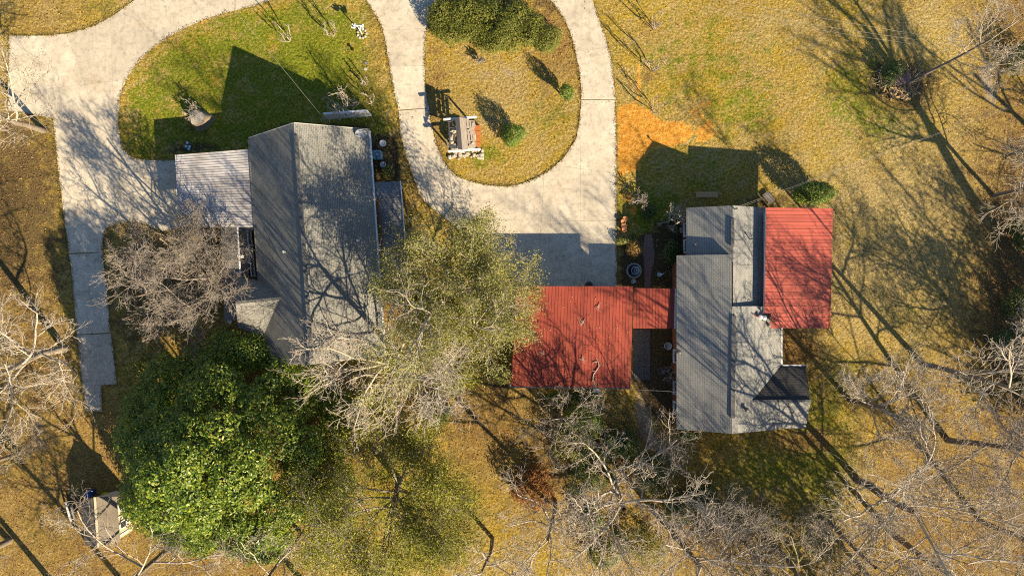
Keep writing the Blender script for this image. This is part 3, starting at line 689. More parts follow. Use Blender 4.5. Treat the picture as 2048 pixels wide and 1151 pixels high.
# ---- shed -------------------------------------------------------
sh = thing('shed', 'small cream garden shed with tan roof beside the magnolia', 'shed', G(205, 1030))
def SP(u, v, h): return G(u, v, h)
s_e, s_r = 2.3, 3.15
a0, a1 = SP(160, 1003, s_e), SP(170, 1090, s_e)
rr0, rr1 = SP(190, 993, s_r), SP(197, 1093, s_r)
b0, b1 = SP(233, 992, s_e), SP(240, 1083, s_e)
MB().slope([a0, a1, rr1, rr0], a1 - a0, .06).build('roof_slope', M['shed_roof'], sh)
MB().slope([b0, b1, rr1, rr0], b1 - b0, .06).build('roof_slope', M['shed_roof'], sh)
MB().beam(rr0 + Vector((0, 0, .04)), rr1 + Vector((0, 0, .04)), .16, .06).build('ridge_cap', M['cream'], sh)
i_ = .18; m = MB()
m.wall([(a0.x + i_, a0.y - i_, s_e), (a1.x + i_, a1.y + i_, s_e), (rr1.x, rr1.y + i_ + .2, s_r - .1), (b1.x - i_, b1.y + i_, s_e), (b0.x - i_, b0.y - i_, s_e), (rr0.x, rr0.y - i_ - .2, s_r - .1)]); m.build('wall', M['cream'], sh)
windows(sh, (b1.x - i_, b1.y + i_), (b0.x - i_, b0.y - i_), .95, 1.85, (.3, .75), .6)
for t in (.12, .52, .9):
    p = Vector((b1.x - i_ + .04, b1.y, 0)).lerp(Vector((b0.x - i_ + .04, b0.y, 0)), t); MB().box((p.x, p.y, 1.1), (.05, .1, 2.2)).build('trim', M['white'], sh)

# ------------------------------------------------------------------ trees
def skeleton(seed, h, r, tr, fork=.38, limbs=7, counts=(8, 8, 5), lean=(0, 0), wander=1.0, up=1.0, fine=1.0, twig=.013, stems=1, leader=True):
    """branch segments (p0, t0, r0, p1, t1, r1, level) of one tree standing at 0,0,0"""
    R = random.Random(seed); segs = []; tips = []
    NSEG = (7, 8, 6, 4, 3); WAN = (.05, .13, .22, .30, .34); UP = (.02, .05, .06, .05, .05)
    gs = R.gauss
    def nz(x, y, z):
        k = 1.0 / math.sqrt(x * x + y * y + z * z + 1e-12); return x * k, y * k, z * k
    def branch(p, d, L, ra, rb, lev):
        n = NSEG[lev]; st = L / n; pts = [p]; ds = [d]; w_ = WAN[lev] * wander; u_ = UP[lev] * up
        bx, by = gs(0, .5), gs(0, .5)
        for i in range(n):
            s_ = math.sin(i * 1.9 + bx * 6) * w_ * .8
            d = nz(d[0] + gs(0, w_) + s_ * by, d[1] + gs(0, w_) - s_ * bx, d[2] + gs(0, w_ * .7) + u_)
            p = (p[0] + d[0] * st, p[1] + d[1] * st, max(.3, p[2] + d[2] * st)); pts.append(p); ds.append(d)
        for i in range(n):
            segs.append((pts[i], ds[i], ra + (rb - ra) * i / n, pts[i + 1], ds[i + 1], ra + (rb - ra) * (i + 1) / n, lev))
        if lev >= 3: tips.extend(pts[1:])
        return pts, ds
    def child_dir(d, ang, az):
        ax_ = nz(*(d[1], -d[0], 0)) if abs(d[2]) < .95 else (1, 0, 0)
        bx_ = (d[1] * ax_[2] - d[2] * ax_[1], d[2] * ax_[0] - d[0] * ax_[2], d[0] * ax_[1] - d[1] * ax_[0])
        ca, sa = math.cos(ang), math.sin(ang); c_, s_ = math.cos(az), math.sin(az)
        return nz(*(d[k] * ca + (ax_[k] * c_ + bx_[k] * s_) * sa for k in range(3)))
    def grow(p, d, L, ra, lev):
        rb = max(twig, ra * .48); pts, ds = branch(p, d, L, ra, rb, lev)
        if lev >= 4: return
        nc = counts[lev - 1] if lev - 1 < len(counts) else 0
        if nc == 0: return
        n = len(pts) - 1
        for j in range(nc):
            t = .22 + .78 * (j + R.random() * .8) / nc; t = min(t, 1.0)
            i = min(n, max(1, int(round(t * n))))
            rc = max(twig * (.75 if lev >= 3 else 1.2), (ra + (rb - ra) * t) * .66)
            Lc = L * R.uniform(.38, .62) * (1.25 - .55 * t) * (1.0 if lev < 3 else .85)
            dd = child_dir(ds[i], R.uniform(.5, 1.05) * (1 if t < .95 else .5), R.uniform(0, 6.283))
            grow(pts[i], dd, Lc, rc, lev + 1)
    for st_ in range(stems):
        if stems > 1:
            a = 6.283 * st_ / stems + R.random(); d0 = nz(math.cos(a) * .45, math.sin(a) * .45, 1)
            p0 = (math.cos(a) * tr, math.sin(a) * tr, 0)
        else: d0 = nz(lean[0], lean[1], 1); p0 = (0, 0, 0)
        th = h * (.72 if leader else fork * 1.1)
        pts, ds = branch(p0, d0, th, tr / (stems ** .5), tr * .45 / (stems ** .5), 0)
        n = len(pts) - 1; a0_ = R.random() * 6.28
        for k in range(limbs // stems if stems > 1 else limbs):
            nl = max(1, (limbs // stems if stems > 1 else limbs))
            t = fork + (1 - fork) * (k + .3 * R.random()) / nl; t = min(1, t if leader else .8 + .2 * t)
            i = min(n, max(1, int(round(t * n)))); az = a0_ + k * 2.4 + R.uniform(-.3, .3)
            el = R.uniform(.25, .75) + (.35 if k == nl - 1 else 0)
            d = nz(math.cos(az) * math.cos(el), math.sin(az) * math.cos(el), math.sin(el))
            L = r * R.uniform(.85, 1.15) * (1.1 - .35 * (t - fork)) / max(.55, math.cos(el)) * .8
            grow(pts[i], d, L, max(.045, tr * .34 * R.uniform(.7, 1) / (stems ** .5)), 1)
    return segs, tips

def seg_mesh(name, segs, levels, sides):
    sel = [s for s in segs if s[6] in levels]
    if not sel: return None
    A = np.array([s[0] + s[1] + (s[2],) + s[3] + s[4] + (s[5],) for s in sel], float)
    def ring(p, t, r):
        ref = np.where(np.abs(t[:, 2:3]) < .9, np.array([[0, 0, 1.0]]), np.array([[1.0, 0, 0]]))
        a = np.cross(ref, t); a /= np.linalg.norm(a, axis=1, keepdims=True) + 1e-9; b = np.cross(t, a)
        k = np.arange(sides) * 2 * math.pi / sides
        return p[:, None] + r[:, None, None] * (a[:, None] * np.cos(k)[None, :, None] + b[:, None] * np.sin(k)[None, :, None])
    r0 = ring(A[:, 0:3], A[:, 3:6], A[:, 6]); r1 = ring(A[:, 7:10], A[:, 10:13], A[:, 13])
    n = len(A); V = np.concatenate([r0, r1], 1).reshape(-1, 3)
    b = (np.arange(n) * 2 * sides)[:, None]; k = np.arange(sides); j = (k + 1) % sides
    F = np.stack([b + k, b + j, b + sides + j, b + sides + k], 2).reshape(-1, 4)
    return V, F

def join(parts):
    Vs, Fs, o = [], [], 0
    for V, F in parts: Vs.append(V); Fs.append(F + o); o += len(V)
    return np.concatenate(Vs), np.concatenate(Fs)

def leaf_quads(P, size, rs, updir=.6, outward=None, aspect=.45, fold=.25):
    n = len(P); nor = rs.normal(size=(n, 3))
    nor /= np.linalg.norm(nor, axis=1, keepdims=True)
    nor[:, 2] = np.abs(nor[:, 2]) + updir
    if outward is not None: nor = nor + outward * 1.1
    nor /= np.linalg.norm(nor, axis=1, keepdims=True)
    t = np.cross(nor, rs.normal(size=(n, 3))); t /= np.linalg.norm(t, axis=1, keepdims=True) + 1e-9
    s_ = np.cross(nor, t); L = size * rs.uniform(.6, 1.35, (n, 1))
    a = P - t * L * .5; c = P + t * L * .5
    b = P + s_ * L * aspect * .5 + nor * L * fold * .3; d = P - s_ * L * aspect * .5 + nor * L * fold * .3
    V = np.stack([a, b, c, d], 1).reshape(-1, 3); F = np.arange(n * 4).reshape(n, 4)
    return V, F

SK = {}
def bare_tree(name, label, u, v, seed, h, r, tr, group='bare winter trees', bm='branch', tm='bark', trunk_lv=(0, 1), **kw):
    p = G(u, v); o = thing(name, label, 'tree', p, group)
    segs, tips = skeleton(seed, h, r, tr, **kw)
    put(fast_mesh('trunk', *seg_mesh('t', segs, (0,), 9), True), 'trunk', M[tm], o)
    pr_ = [q for q in (seg_mesh('c', segs, (1,), 7), seg_mesh('c', segs, (2,), 5)) if q]
    fn = [q for q in (seg_mesh('c', segs, (3, 4), 3),) if q]
    put(fast_mesh('crown', *join(pr_ + fn), True), 'crown', M[bm], o)
    return o, segs, tips

def leafy_tree(name, label, u, v, seed, h, r, tr, lm, nleaf, lsize, group=None, bm='branch_grey', spread=.35, keep=1.0, clump=0, **kw):
    p = G(u, v); o = thing(name, label, 'tree', p, group)
    segs, tips = skeleton(seed, h, r, tr, **kw)
    rs = np.random.RandomState(seed)
    put(fast_mesh('trunk', *seg_mesh('t', segs, (0,), 9), True), 'trunk', M['bark'], o)
    pr_ = [q for q in (seg_mesh('c', segs, (1,), 6), seg_mesh('c', segs, (2,), 4), seg_mesh('c', segs, (3, 4), 3)) if q]
    put(fast_mesh('branches', *join(pr_), True), 'branches', M[bm], o)
    T = np.array(tips)
    if keep < 1:                                         # leaves gather in some parts of the crown only
        k = np.sin(T[:, 0] * 1.1 + seed) + np.sin(T[:, 1] * 1.3 + seed * 2) + np.sin(T[:, 2] * 1.7 + seed * 3) + rs.normal(size=len(T)) * .5
        T = T[np.argsort(-k)[:int(len(T) * keep)]]
    P = T[rs.randint(0, len(T), nleaf)] + rs.normal(size=(nleaf, 3)) * spread
    put(fast_mesh('crown', *leaf_quads(P, lsize, rs)), 'crown', M[lm], o)
    return o

def lump_leaves(rs, lumps, n, lsize, updir=.5, fill=.25, zmin=.05, aspect=.45):
    """leaves on the outer parts of overlapping lumps: (x, y, z, rx, ry, rz)"""
    L = np.array(lumps, float); ar = (L[:, 3] * L[:, 4]) ** .9; pick = rs.choice(len(L), n * 2, p=ar / ar.sum())
    d = rs.normal(size=(n * 2, 3)); d /= np.linalg.norm(d, axis=1, keepdims=True)
    k = 1 - np.abs(rs.normal(size=(n * 2, 1))) * fill
    wob = 1 + .18 * np.sin(d[:, :1] * 7 + pick[:, None]) * np.cos(d[:, 1:2] * 6 + pick[:, None] * 2)
    P = L[pick, :3] + d * L[pick, 3:6] * k * wob
    ok = P[:, 2] > zmin
    for i in range(len(L)):                              # drop leaves buried deep inside other lumps
        q = (((P - L[i, :3]) / L[i, 3:6]) ** 2).sum(1); ok &= (q > .36) | (pick == i) & (q > .2)
    P, d = P[ok][:n], d[ok][:n]
    return leaf_quads(P, lsize, rs, updir, d, aspect)

def shrub(name, label, cat, u, v, rad, h, lm, n, lsize, seed, group=None, lumps=9, squash=1.0, stemmat='bark', loose=.25):
    p = G(u, v); o = thing(name, label, cat, p, group); rs = np.random.RandomState(seed)
    Ls = []
    for i in range(lumps):
        a = rs.uniform(0, 6.28); q = rad * .55 * math.sqrt(rs.uniform(0, 1)); k = rad * rs.uniform(.38, .62)
        z = h * rs.uniform(.3, .72) * (1.1 - .5 * q / rad)
        Ls.append((math.cos(a) * q, math.sin(a) * q * squash, z, k, k * squash, min(h * .42, k * 1.1)))
    Ls.append((0, 0, h * .62, rad * .5, rad * .5 * squash, h * .38))
    put(fast_mesh('foliage', *lump_leaves(rs, Ls, n, lsize, fill=loose)), 'foliage', M[lm], o)
    m = MB(); R = random.Random(seed)
    for i in range(5):
        a = R.uniform(0, 6.28); m.tube([p + Vector((.06 * math.cos(a), .06 * math.sin(a), 0)), p + Vector((rad * .25 * math.cos(a), rad * .25 * math.sin(a) * squash, h * .35)), p + Vector((rad * .5 * math.cos(a), rad * .5 * math.sin(a) * squash, h * .65))], [.05, .035, .015], 5)
    m.build('stems', M[stemmat], o)
    return o

BG = 'bare winter trees'
bare_tree('bare_tree', 'pale bare tree reaching over the upper left turnaround of the drive', 88, 262, 11, 12, 7.6, .28, bm='branch', counts=(8, 8, 5), fork=.4)
bare_tree('bare_tree', 'leaning bare tree with mossy trunk left of the narrow drive strip', 130, 697, 22, 15, 7.4, .36, bm='branch', tm='branch_moss', counts=(8, 8, 5), fork=.45)
bare_tree('bare_tree', 'small bare tree on the left photo edge below the drive end', 40, 905, 33, 11, 5.4, .2, bm='branch_moss', counts=(6, 6, 4))
bare_tree('bare_tree', 'bare tree with pale limbs in the bottom left corner below the shed', 345, 1090, 44, 12, 7.4, .28, counts=(8, 8, 5), fork=.4)
bare_tree('bare_tree', 'bare tree at the bottom edge just right of the magnolia', 604, 1068, 55, 12, 5.4, .22, counts=(6, 6, 4))
bare_tree('bare_tree', 'dense grey multi-stemmed bare tree between left drive and left house', 422, 566, 66, 11, 4.9, .28, bm='branch_brown', counts=(9, 8, 5), stems=4, limbs=16, fork=.3, twig=.012)
bare_tree('bare_tree', 'smaller bare tree at the corner of the tin carport', 434, 490, 67, 8.8, 3.4, .2, bm='branch_brown', counts=(9, 8, 6), stems=3, limbs=9, fork=.25, twig=.014)
bare_tree('bare_tree', 'large pale bare tree spreading over the lower end of the left house', 806, 712, 83, 16, 7.0, .32, counts=(8, 7, 5), limbs=11, fork=.42)
bare_tree('bare_tree', 'bare tree with white branches touching the back edge of the red garage', 1114, 826, 88, 6.0, 4.2, .15, counts=(6, 6, 4), fork=.5)
bare_tree('bare_tree', 'huge mossy forked bare tree below the red garage', 1225, 955, 97, 10.5, 7.2, .40, bm='branch', tm='branch_moss', counts=(8, 8, 5), limbs=8, fork=.4)
bare_tree('bare_tree', 'tall bare tree at the bottom edge below the right house path', 1345, 1062, 111, 11.5, 7.2, .34, bm='branch', counts=(8, 8, 5), limbs=8, fork=.45)
bare_tree('bare_tree', 'slim bare tree left of the mossy forked tree', 1110, 1000, 112, 13, 5.0, .22, counts=(6, 6, 4), fork=.5)
bare_tree('bare_tree', 'bare tree at the bottom edge between olive tree and mossy tree', 985, 1075, 113, 12, 4.5, .2, counts=(6, 5, 4), fork=.5)
bare_tree('bare_tree', 'bare tree whose twigs overhang the lower corner of the right house', 1700, 800, 121, 12, 5.0, .24, counts=(8, 8, 5), fork=.45)
bare_tree('bare_tree', 'broad bare tree in the middle of the lower right lawn', 1715, 960, 122, 15, 8.0, .36, counts=(8, 8, 5), limbs=8, fork=.42, bm='branch')
bare_tree('bare_tree', 'bare tree right of the red porch roof, its long shadow on the straw lawn', 1845, 728, 123, 15, 6.2, .26, counts=(8, 8, 5), fork=.5)
bare_tree('bare_tree', 'grey bare tree near the right edge above the lower right corner', 1895, 880, 124, 15, 7.5, .3, counts=(9, 8, 6), fork=.42, bm='branch_grey')
bare_tree('bare_tree', 'bare tree at the bottom edge of the lower right lawn', 1790, 1070, 125, 14, 7.2, .3, counts=(9, 8, 6), fork=.42)
bare_tree('bare_tree', 'mossy bare tree at the bottom edge below the right house lawn', 1545, 1085, 126, 13, 6.2, .26, counts=(8, 8, 5), fork=.42, bm='branch_moss')
bare_tree('bare_tree', 'fine twigged bare tree between the broad lawn tree and the right house', 1640, 1030, 127, 13, 5.5, .22, counts=(8, 8, 5), fork=.42)
bare_tree('bare_tree', 'fine twigged bare tree right of the sandy path near the bottom', 1440, 1030, 128, 9, 5.0, .2, counts=(8, 8, 5), fork=.42, bm='branch')
bare_tree('bare_tree', 'slim leaning bare tree rising from the brush pile in the upper right', 1818, 165, 131, 12, 4.6, .16, counts=(6, 6, 4), fork=.5, bm='branch', lean=(.16, .12))
bare_tree('bare_tree', 'pale bare tree on the right edge level with the holly shrub', 1988, 392, 136, 11, 5.4, .2, counts=(8, 8, 5), limbs=8, fork=.35)
bare_tree('bare_tree', 'bare tree with grey trunk on the right edge by the dark shrubs', 1998, 712, 133, 9.5, 5.2, .3, counts=(7, 6, 4), fork=.42)
bare_tree('bare_tree', 'bare tree in the lower right corner', 1960, 1040, 134, 13, 6.5, .26, counts=(8, 8, 5), bm='branch_grey')
for i, (u, v, hh, rr, sd_) in enumerate(((2215, 420, 14, 6, 141), (2210, 860, 14, 6.5, 142), (2290, 760, 15, 7, 143), (2180, 960, 13, 6, 144))):
    bare_tree('bare_tree', ('uppermost', 'second', 'third', 'lowest')[i] + ' bare tree of the wood beyond the right edge, seen by its shadow', u, v, sd_, hh, rr, .34, group='bare trees of the wood beyond the right edge', counts=(6, 5, 2), bm='branch_grey')
bare_tree('bare_tree', 'thick tall tree beyond the right edge, its trunk shadow crossing the upper lawn', 2082, 574, 132, 24, 7.0, .55, counts=(5, 5, 2), limbs=8, fork=.6)
for (u, v, sd_, hh, lb) in ((130, 1195, 161, 18, 'bare tree below the bottom left corner, seen by its trunk shadow'), (320, 1250, 162, 19, 'bare tree below the shed, outside the frame, seen by its shadow'),
        (20, 1080, 163, 15, 'bare tree at the left edge of the bottom, seen by its shadow'), (640, 1200, 164, 17, 'bare tree below the magnolia, outside the frame, seen by its shadow')):
    bare_tree('bare_tree', lb, u, v, sd_, hh, 5.5, .3, counts=(6, 5, 2), bm='branch_grey', fork=.55)
for i, (u, v, sd_) in enumerate(((1700, 1250, 151), (1590, 1215, 152), (1830, 1260, 153))):
    leafy_tree('evergreen_tree', ('middle', 'left', 'right')[i] + ' evergreen tree below the bottom edge, seen by its shade', u, v, sd_, 13, 5.5, .3, 'olive', 9000, .28, group='evergreens below the bottom edge', counts=(6, 5, 2), spread=.5)

for i, (u, v, sd_) in enumerate(((2215, 770, 154), (2175, 890, 155))):
    leafy_tree('evergreen_tree', ('upper', 'lower')[i] + ' evergreen tree beyond the right edge, seen by its shade', u, v, sd_, 11.5, 5.2, .3, 'olive', 9000, .28, group='evergreens beyond the right edge', counts=(6, 5, 2), spread=.5)
leafy_tree('evergreen_tree', 'big olive green half-bare tree between left house and parking pad', 932, 582, 201, 13, 6.4, .34, 'olive', 66000, .14, bm='branch', spread=.3, keep=.92, counts=(9, 8, 4), limbs=13, fork=.28, twig=.014)
leafy_tree('evergreen_tree', 'olive green tree left of the red garage, below the biggest one', 925, 668, 202, 10, 4.4, .22, 'olive_y', 20000, .17, bm='branch_grey', spread=.36, keep=.7, counts=(8, 8, 5), limbs=8, fork=.35)
leafy_tree('evergreen_tree', 'wide yellow green half-bare tree at the bottom right of the magnolia', 800, 960, 207, 8.5, 8.2, .34, 'olive_y', 66000, .16, bm='branch_grey', spread=.42, keep=.92, counts=(9, 8, 4), limbs=13, fork=.25)

# magnolia
mg = thing('magnolia_tree', 'huge round dark green magnolia in the lower left', 'tree', G(498, 878), None)
rs = np.random.RandomState(5); Ls = []
for i in range(230):
    a = rs.uniform(0, 6.283); q = math.sqrt(rs.uniform(0, 1)); k = rs.uniform(1.0, 1.75)
    wob = 1 + .06 * math.sin(a * 5 + 1) + .05 * math.sin(a * 9); k *= 1.1 - .35 * (1 - q)
    Ls.append((math.cos(a) * q * 9.4 * wob, math.sin(a) * q * 9.0 * wob, 1.6 + 11.6 * (1 - q ** 1.7) + rs.uniform(-.8, .5), k, k, k * .9))
for i in range(26):
    a = rs.uniform(0, 6.283); q = rs.uniform(0, 2.6); k = rs.uniform(.9, 1.3); Ls.append((math.cos(a) * q, math.sin(a) * q, 12.6 - q * .75 + rs.uniform(-.4, .4), k, k, k))
put(fast_mesh('crown', *lump_leaves(rs, Ls, 150000, .235, .35, .2, .5, .48)), 'crown', M['magnolia'], mg)
sg, tp = skeleton(6, 8.5, 5.0, .45, fork=.15, limbs=12, counts=(0, 0, 0), up=.3)
put(fast_mesh('trunk', *join([seg_mesh('t', sg, (0,), 10), seg_mesh('b', sg, (1,), 6)]), True), 'trunk', M['bark'], mg)

# young bare trees on the lawns
yt = [(580, 82, 3.2, 'young bare tree on the green lawn, left of a similar one'), (668, 72, 3.0, 'young bare tree on the green lawn near the white post'),
      (1307, 58, 3.0, 'young bare tree at the top right of the drive, uppermost of three'), (1302, 140, 4.2, 'young bare tree right of the drive, middle of three'),
      (1306, 220, 3.6, 'young bare tree beside the orange clay patch, lowest of three'),
      (733, 168, 1.8, 'tiny bare sapling on the lawn by the centre drive, upper one'), (745, 205, 2.2, 'tiny bare sapling on the lawn right above the white fence panel')]
for i, (u, v, hh, lb) in enumerate(yt):
    bare_tree('young_tree', lb, u, v, 300 + i, hh, hh * .3, .05, group='young bare trees on the lawn', bm='branch_grey', tm='branch', counts=(4, 3, 0), limbs=7, fork=.25, up=6.0, wander=.5, twig=.010, stems=3)

# hedge island
hd = thing('hedge', 'long rounded olive green hedge inside the drive loop', 'hedge', G(990, 62)); rs = np.random.RandomState(8); Ls = []
for i in range(70):
    t = rs.uniform(0, 1); u = 872 + t * 236 + rs.uniform(-8, 8); wv = 38 * math.sin(math.pi * min(1, .16 + t * .8)) ** .6
    v = 42 + t * 34 + rs.uniform(-wv, wv); p = G(u, v) - G(990, 62); k = rs.uniform(.75, 1.25)
    Ls.append((p.x * .96, p.y * .96, rs.uniform(.75, 1.35), k, k, k * .85))
put(fast_mesh('foliage', *lump_leaves(rs, Ls, 42000, .15, .4, .2)), 'foliage', M['hedge'], hd)
m = MB()
for i in range(9):
    p = G(885 + i * 25, 48 + i * 3.5); m.tube([p, p + Vector((.1, .05, .6)), p + Vector((-.1, .1, 1.2))], [.06, .04, .02], 5)
m.build('stems', M['bark'], hd)

shrub('shrub', 'bright green round shrub right of the ruined well', 'shrub', 1028, 274, 1.35, 3.0, 'shrub', 5000, .13, 401)
shrub('shrub', 'small green shrub on the right side of the drive loop island', 'shrub', 1131, 197, .75, 3.4, 'shrub', 2600, .13, 402)
shrub('shrub', 'glossy green holly shrub at the top corner of the red porch roof', 'shrub', 1612, 397, 2.0, 3.6, 'shrub', 6500, .17, 403, squash=.75)
shrub('shrub', 'bright green shrub at the lower left corner of the right house', 'shrub', 1374, 868, .95, 1.3, 'shrub', 2200, .13, 404, squash=.5)
shrub('shrub', 'dark green shrub under the pale bare tree by the olive tree', 'shrub', 872, 815, 2.0, 3.2, 'shrub_dark', 5000, .14, 405)
shrub('shrub', 'rusty brown leaved shrub below the garage', 'shrub', 1063, 965, 2.3, 2.6, 'rust', 5200, .2, 406, loose=.4)
shrub('shrub', 'ivy green shrub at the foot of the white branched tree', 'shrub', 1140, 880, 2.2, 3.0, 'olive', 4500, .14, 407, loose=.4)
shrub('shrub', 'dark green shrub at the bottom edge under the mossy tree', 'shrub', 1215, 1095, 2.0, 2.4, 'shrub_dark', 4500, .14, 408)
shrub('shrub', 'green broad shrub beside the rusty shrub', 'shrub', 1180, 1030, 1.5, 2.0, 'shrub', 2600, .18, 409, loose=.4)
shrub('shrub', 'dark ivy shrub left of the sandy path below the garage', 'shrub', 1240, 880, 1.9, 1.8, 'shrub_dark', 4000, .14, 410)
shrub('shrub', 'dull green shrub right of the big mossy trunk', 'shrub', 1345, 1010, 1.7, 2.0, 'shrub_dark', 3200, .15, 411, loose=.4)
shrub('shrub', 'golden dry shrub beside the fountain', 'shrub', 1265, 498, .95, 1.4, 'gold', 1800, .11, 412, loose=.35)
shrub('shrub', 'grey green low shrub between golden shrub and drive', 'shrub', 1247, 482, .8, .9, 'olive', 1500, .1, 413, squash=.6)
shrub('shrub', 'dark green shrub in the shaded bed by the right house wall', 'shrub', 1335, 505, 1.2, 1.5, 'shrub_dark', 2600, .14, 414)
shrub('shrub', 'low green shrub at the upper corner of the garden bed', 'shrub', 1296, 425, .9, .9, 'shrub_dark', 1500, .12, 415)
shrub('shrub', 'ivy shrub on the brush pile in the upper right', 'shrub', 1772, 152, 1.3, 1.8, 'shrub_dark', 2200, .13, 416)
shrub('shrub', 'orange brown little shrub beside the terracotta pots', 'shrub', 1257, 396, .5, .5, 'gold', 500, .1, 417)
for i, (u, v, rr, hh, lb) in enumerate(((2022, 600, 1.8, 2.4, 'dark shrub on the right edge, uppermost of the wood edge'), (1995, 690, 1.6, 2.0, 'dark shrub on the right edge by the grey trunk'),
        (2035, 470, 1.7, 2.2, 'dark shrub on the right edge behind the thick tree'), (2040, 760, 1.8, 2.2, 'dark shrub on the right edge, lowest of the wood edge'), (2035, 120, 1.8, 2.4, 'dark shrub in the upper right corner'))):
    shrub('shrub', lb, 'shrub', u, v, rr, hh, 'shrub_dark', 3000, .15, 430 + i, group='dark shrubs along the wood edge', loose=.4)
shrub('shrub', 'narrow dark ground ivy along the back wall of the garage', 'shrub', 1140, 792, 2.9, .8, 'shrub_dark', 3800, .13, 440, squash=.22, lumps=14)
shrub('shrub', 'olive shrub at the left corner of the garage', 'shrub', 1000, 745, 1.1, 1.9, 'olive', 2200, .13, 441)
shrub('shrub', 'low evergreen planting in the bed beside the left house', 'shrub', 775, 345, .8, .6, 'olive', 1100, .12, 442)
shrub('shrub', 'green yellow shrub at the lower corner of the left house wing', 'shrub', 512, 680, .8, 1.0, 'olive_y', 1500, .12, 443)

shrub('shrub', 'tall ivy clad shrub just below the back wall of the garage', 'shrub', 1165, 835, 2.0, 3.2, 'shrub', 4200, .15, 444, loose=.45)
shrub('shrub', 'wide green thicket left of the mossy fork', 'shrub', 1170, 930, 2.6, 2.6, 'shrub_dark', 6500, .15, 445, loose=.45)
shrub('shrub', 'green thicket right of the mossy fork near the path', 'shrub', 1300, 935, 2.2, 2.2, 'shrub_dark', 5000, .15, 446, loose=.45)
shrub('shrub', 'olive thicket at the bottom edge between two bare trees', 'shrub', 1290, 1080, 2.2, 2.2, 'olive', 4500, .15, 447, loose=.45)
shrub('shrub', 'dark thicket beside the palmetto', 'shrub', 1395, 985, 1.9, 1.8, 'shrub_dark', 3800, .15, 448, loose=.45)
# bare shrubs and palmetto
def bare_shrub(name, label, u, v, seed, h, r, mat_, cat='shrub'):
    p = G(u, v); o = thing(name, label, cat, p); sg, tp = skeleton(seed, h, r, .06, fork=.2, limbs=12, counts=(5, 4, 0), stems=4, wander=1.2, twig=.013)
    put(fast_mesh('stems', *seg_mesh('s', sg, (0,), 6), True), 'stems', M[mat_], o)
    put(fast_mesh('twigs', *join([seg_mesh('s', sg, (1,), 5), seg_mesh('s', sg, (2, 3), 3)]), True), 'twigs', M[mat_], o)
bare_shrub('bare_shrub', 'tan bare shrub beside the stump on the green lawn', 396, 230, 501, 1.6, .9, 'branch')
bare_shrub('bare_shrub', 'bare shrub with tan twigs behind the white fence panel', 690, 218, 502, 2.2, 1.7, 'branch')
bare_shrub('bare_shrub', 'bare crape myrtle with cut pale stems beside the right house', 1345, 437, 503, 2.6, 1.4, 'branch')
bare_shrub('bare_shrub', 'tiny dead shrub on the island below the hedge', 962, 126, 504, .7, .5, 'branch_grey')
bare_shrub('bare_shrub', 'grey bare shrub in the upper garden bed', 1278, 402, 505, 1.1, .9, 'branch_grey')
bare_shrub('bare_shrub', 'brown bare shrub against the wall in the dark court', 1340, 750, 506, 1.6, 1.0, 'branch_grey')
pm = thing('palmetto', 'small spiky palmetto among the bare trees below the right house', 'plant', G(1418, 1035)); R = random.Random(9)
pc = G(1418, 1035)
for i in range(16):
    a = i * 2.4; el = R.uniform(.35, 1.0); L = R.uniform(1.0, 1.5); d = Vector((math.cos(a) * math.cos(el), math.sin(a) * math.cos(el), math.sin(el)))
    sd__ = Vector((-math.sin(a), math.cos(a), 0)); m = MB(); e = pc + d * L + Vector((0, 0, .2)); mid = pc + d * L * .5 + Vector((0, 0, .2))
    m.add([pc + Vector((0, 0, .1)), mid + sd__ * .1, e - Vector((0, 0, .25)), mid - sd__ * .1, mid + Vector((0, 0, -.05))], [(0, 1, 4), (1, 2, 4), (2, 3, 4), (3, 0, 4)])
    m.build('frond', M['olive'], pm)

# ------------------------------------------------------------------ ruined wishing well
ww = thing('well', 'ruined wishing well with broken board roof inside the drive loop', 'well', G(930, 272))
wz0, wz1 = 2.0, 2.8
def WP(u, v, h): return G(u, v, h)
R = random.Random(4)
for (u, v) in ((903, 244), (948, 244), (903, 294), (948, 294)):
    p = WP(u, v, 2.0); MB().box((p.x, p.y, 1.0), (.13, .13, 2.0)).build('post', M['wood'], ww)
for (a, b, du, mm) in ((WP(915.5, 236, 2.74), WP(920, 299, 2.74), .42, 'wood'), (WP(927, 235, 2.74), WP(934, 299, 2.74), .52, 'wood')):
    pass
rA, rB = WP(919, 235, wz1), WP(925, 300, wz1)
eL0, eL1 = WP(896, 240, wz0), WP(899, 297, wz0); eR0, eR1 = WP(948, 239, wz0), WP(953, 297, wz0)
def plank(A0, A1, B0, B1, t0, t1, name, mt, s0=0.0, s1=1.0, lift=.03):
    p = [A0.lerp(B0, t0), A0.lerp(B0, t1), A1.lerp(B1, t1), A1.lerp(B1, t0)]
    q = [p[0].lerp(p[3], s0), p[1].lerp(p[2], s0), p[2].lerp(p[1], 1 - s1), p[3].lerp(p[0], 1 - s1)]
    vs = [x + Vector((0, 0, lift)) for x in q] + [x + Vector((0, 0, lift - .035)) for x in q]
    MB().add(vs, [(0, 1, 2, 3), (7, 6, 5, 4), (0, 4, 5, 1), (1, 5, 6, 2), (2, 6, 7, 3), (3, 7, 4, 0)]).build(name, M[mt], ww)
plank(rA, rB, eL0, eL1, .0, .36, 'ridge_board', 'wood', 0, 1, .06)
plank(rA, rB, eR0, eR1, .0, .42, 'ridge_board', 'wood', 0, 1, .064)
for (t0, t1, s0, s1) in ((.46, .62, 0, .3), (.46, .6, .36, .82), (.66, .78, .05, .7), (.82, .95, .12, .9), (.5, .98, .84, .98)):
    plank(rA, rB, eR0, eR1, t0, t1, 'roof_plank', 'wood', s0, s1, .03)
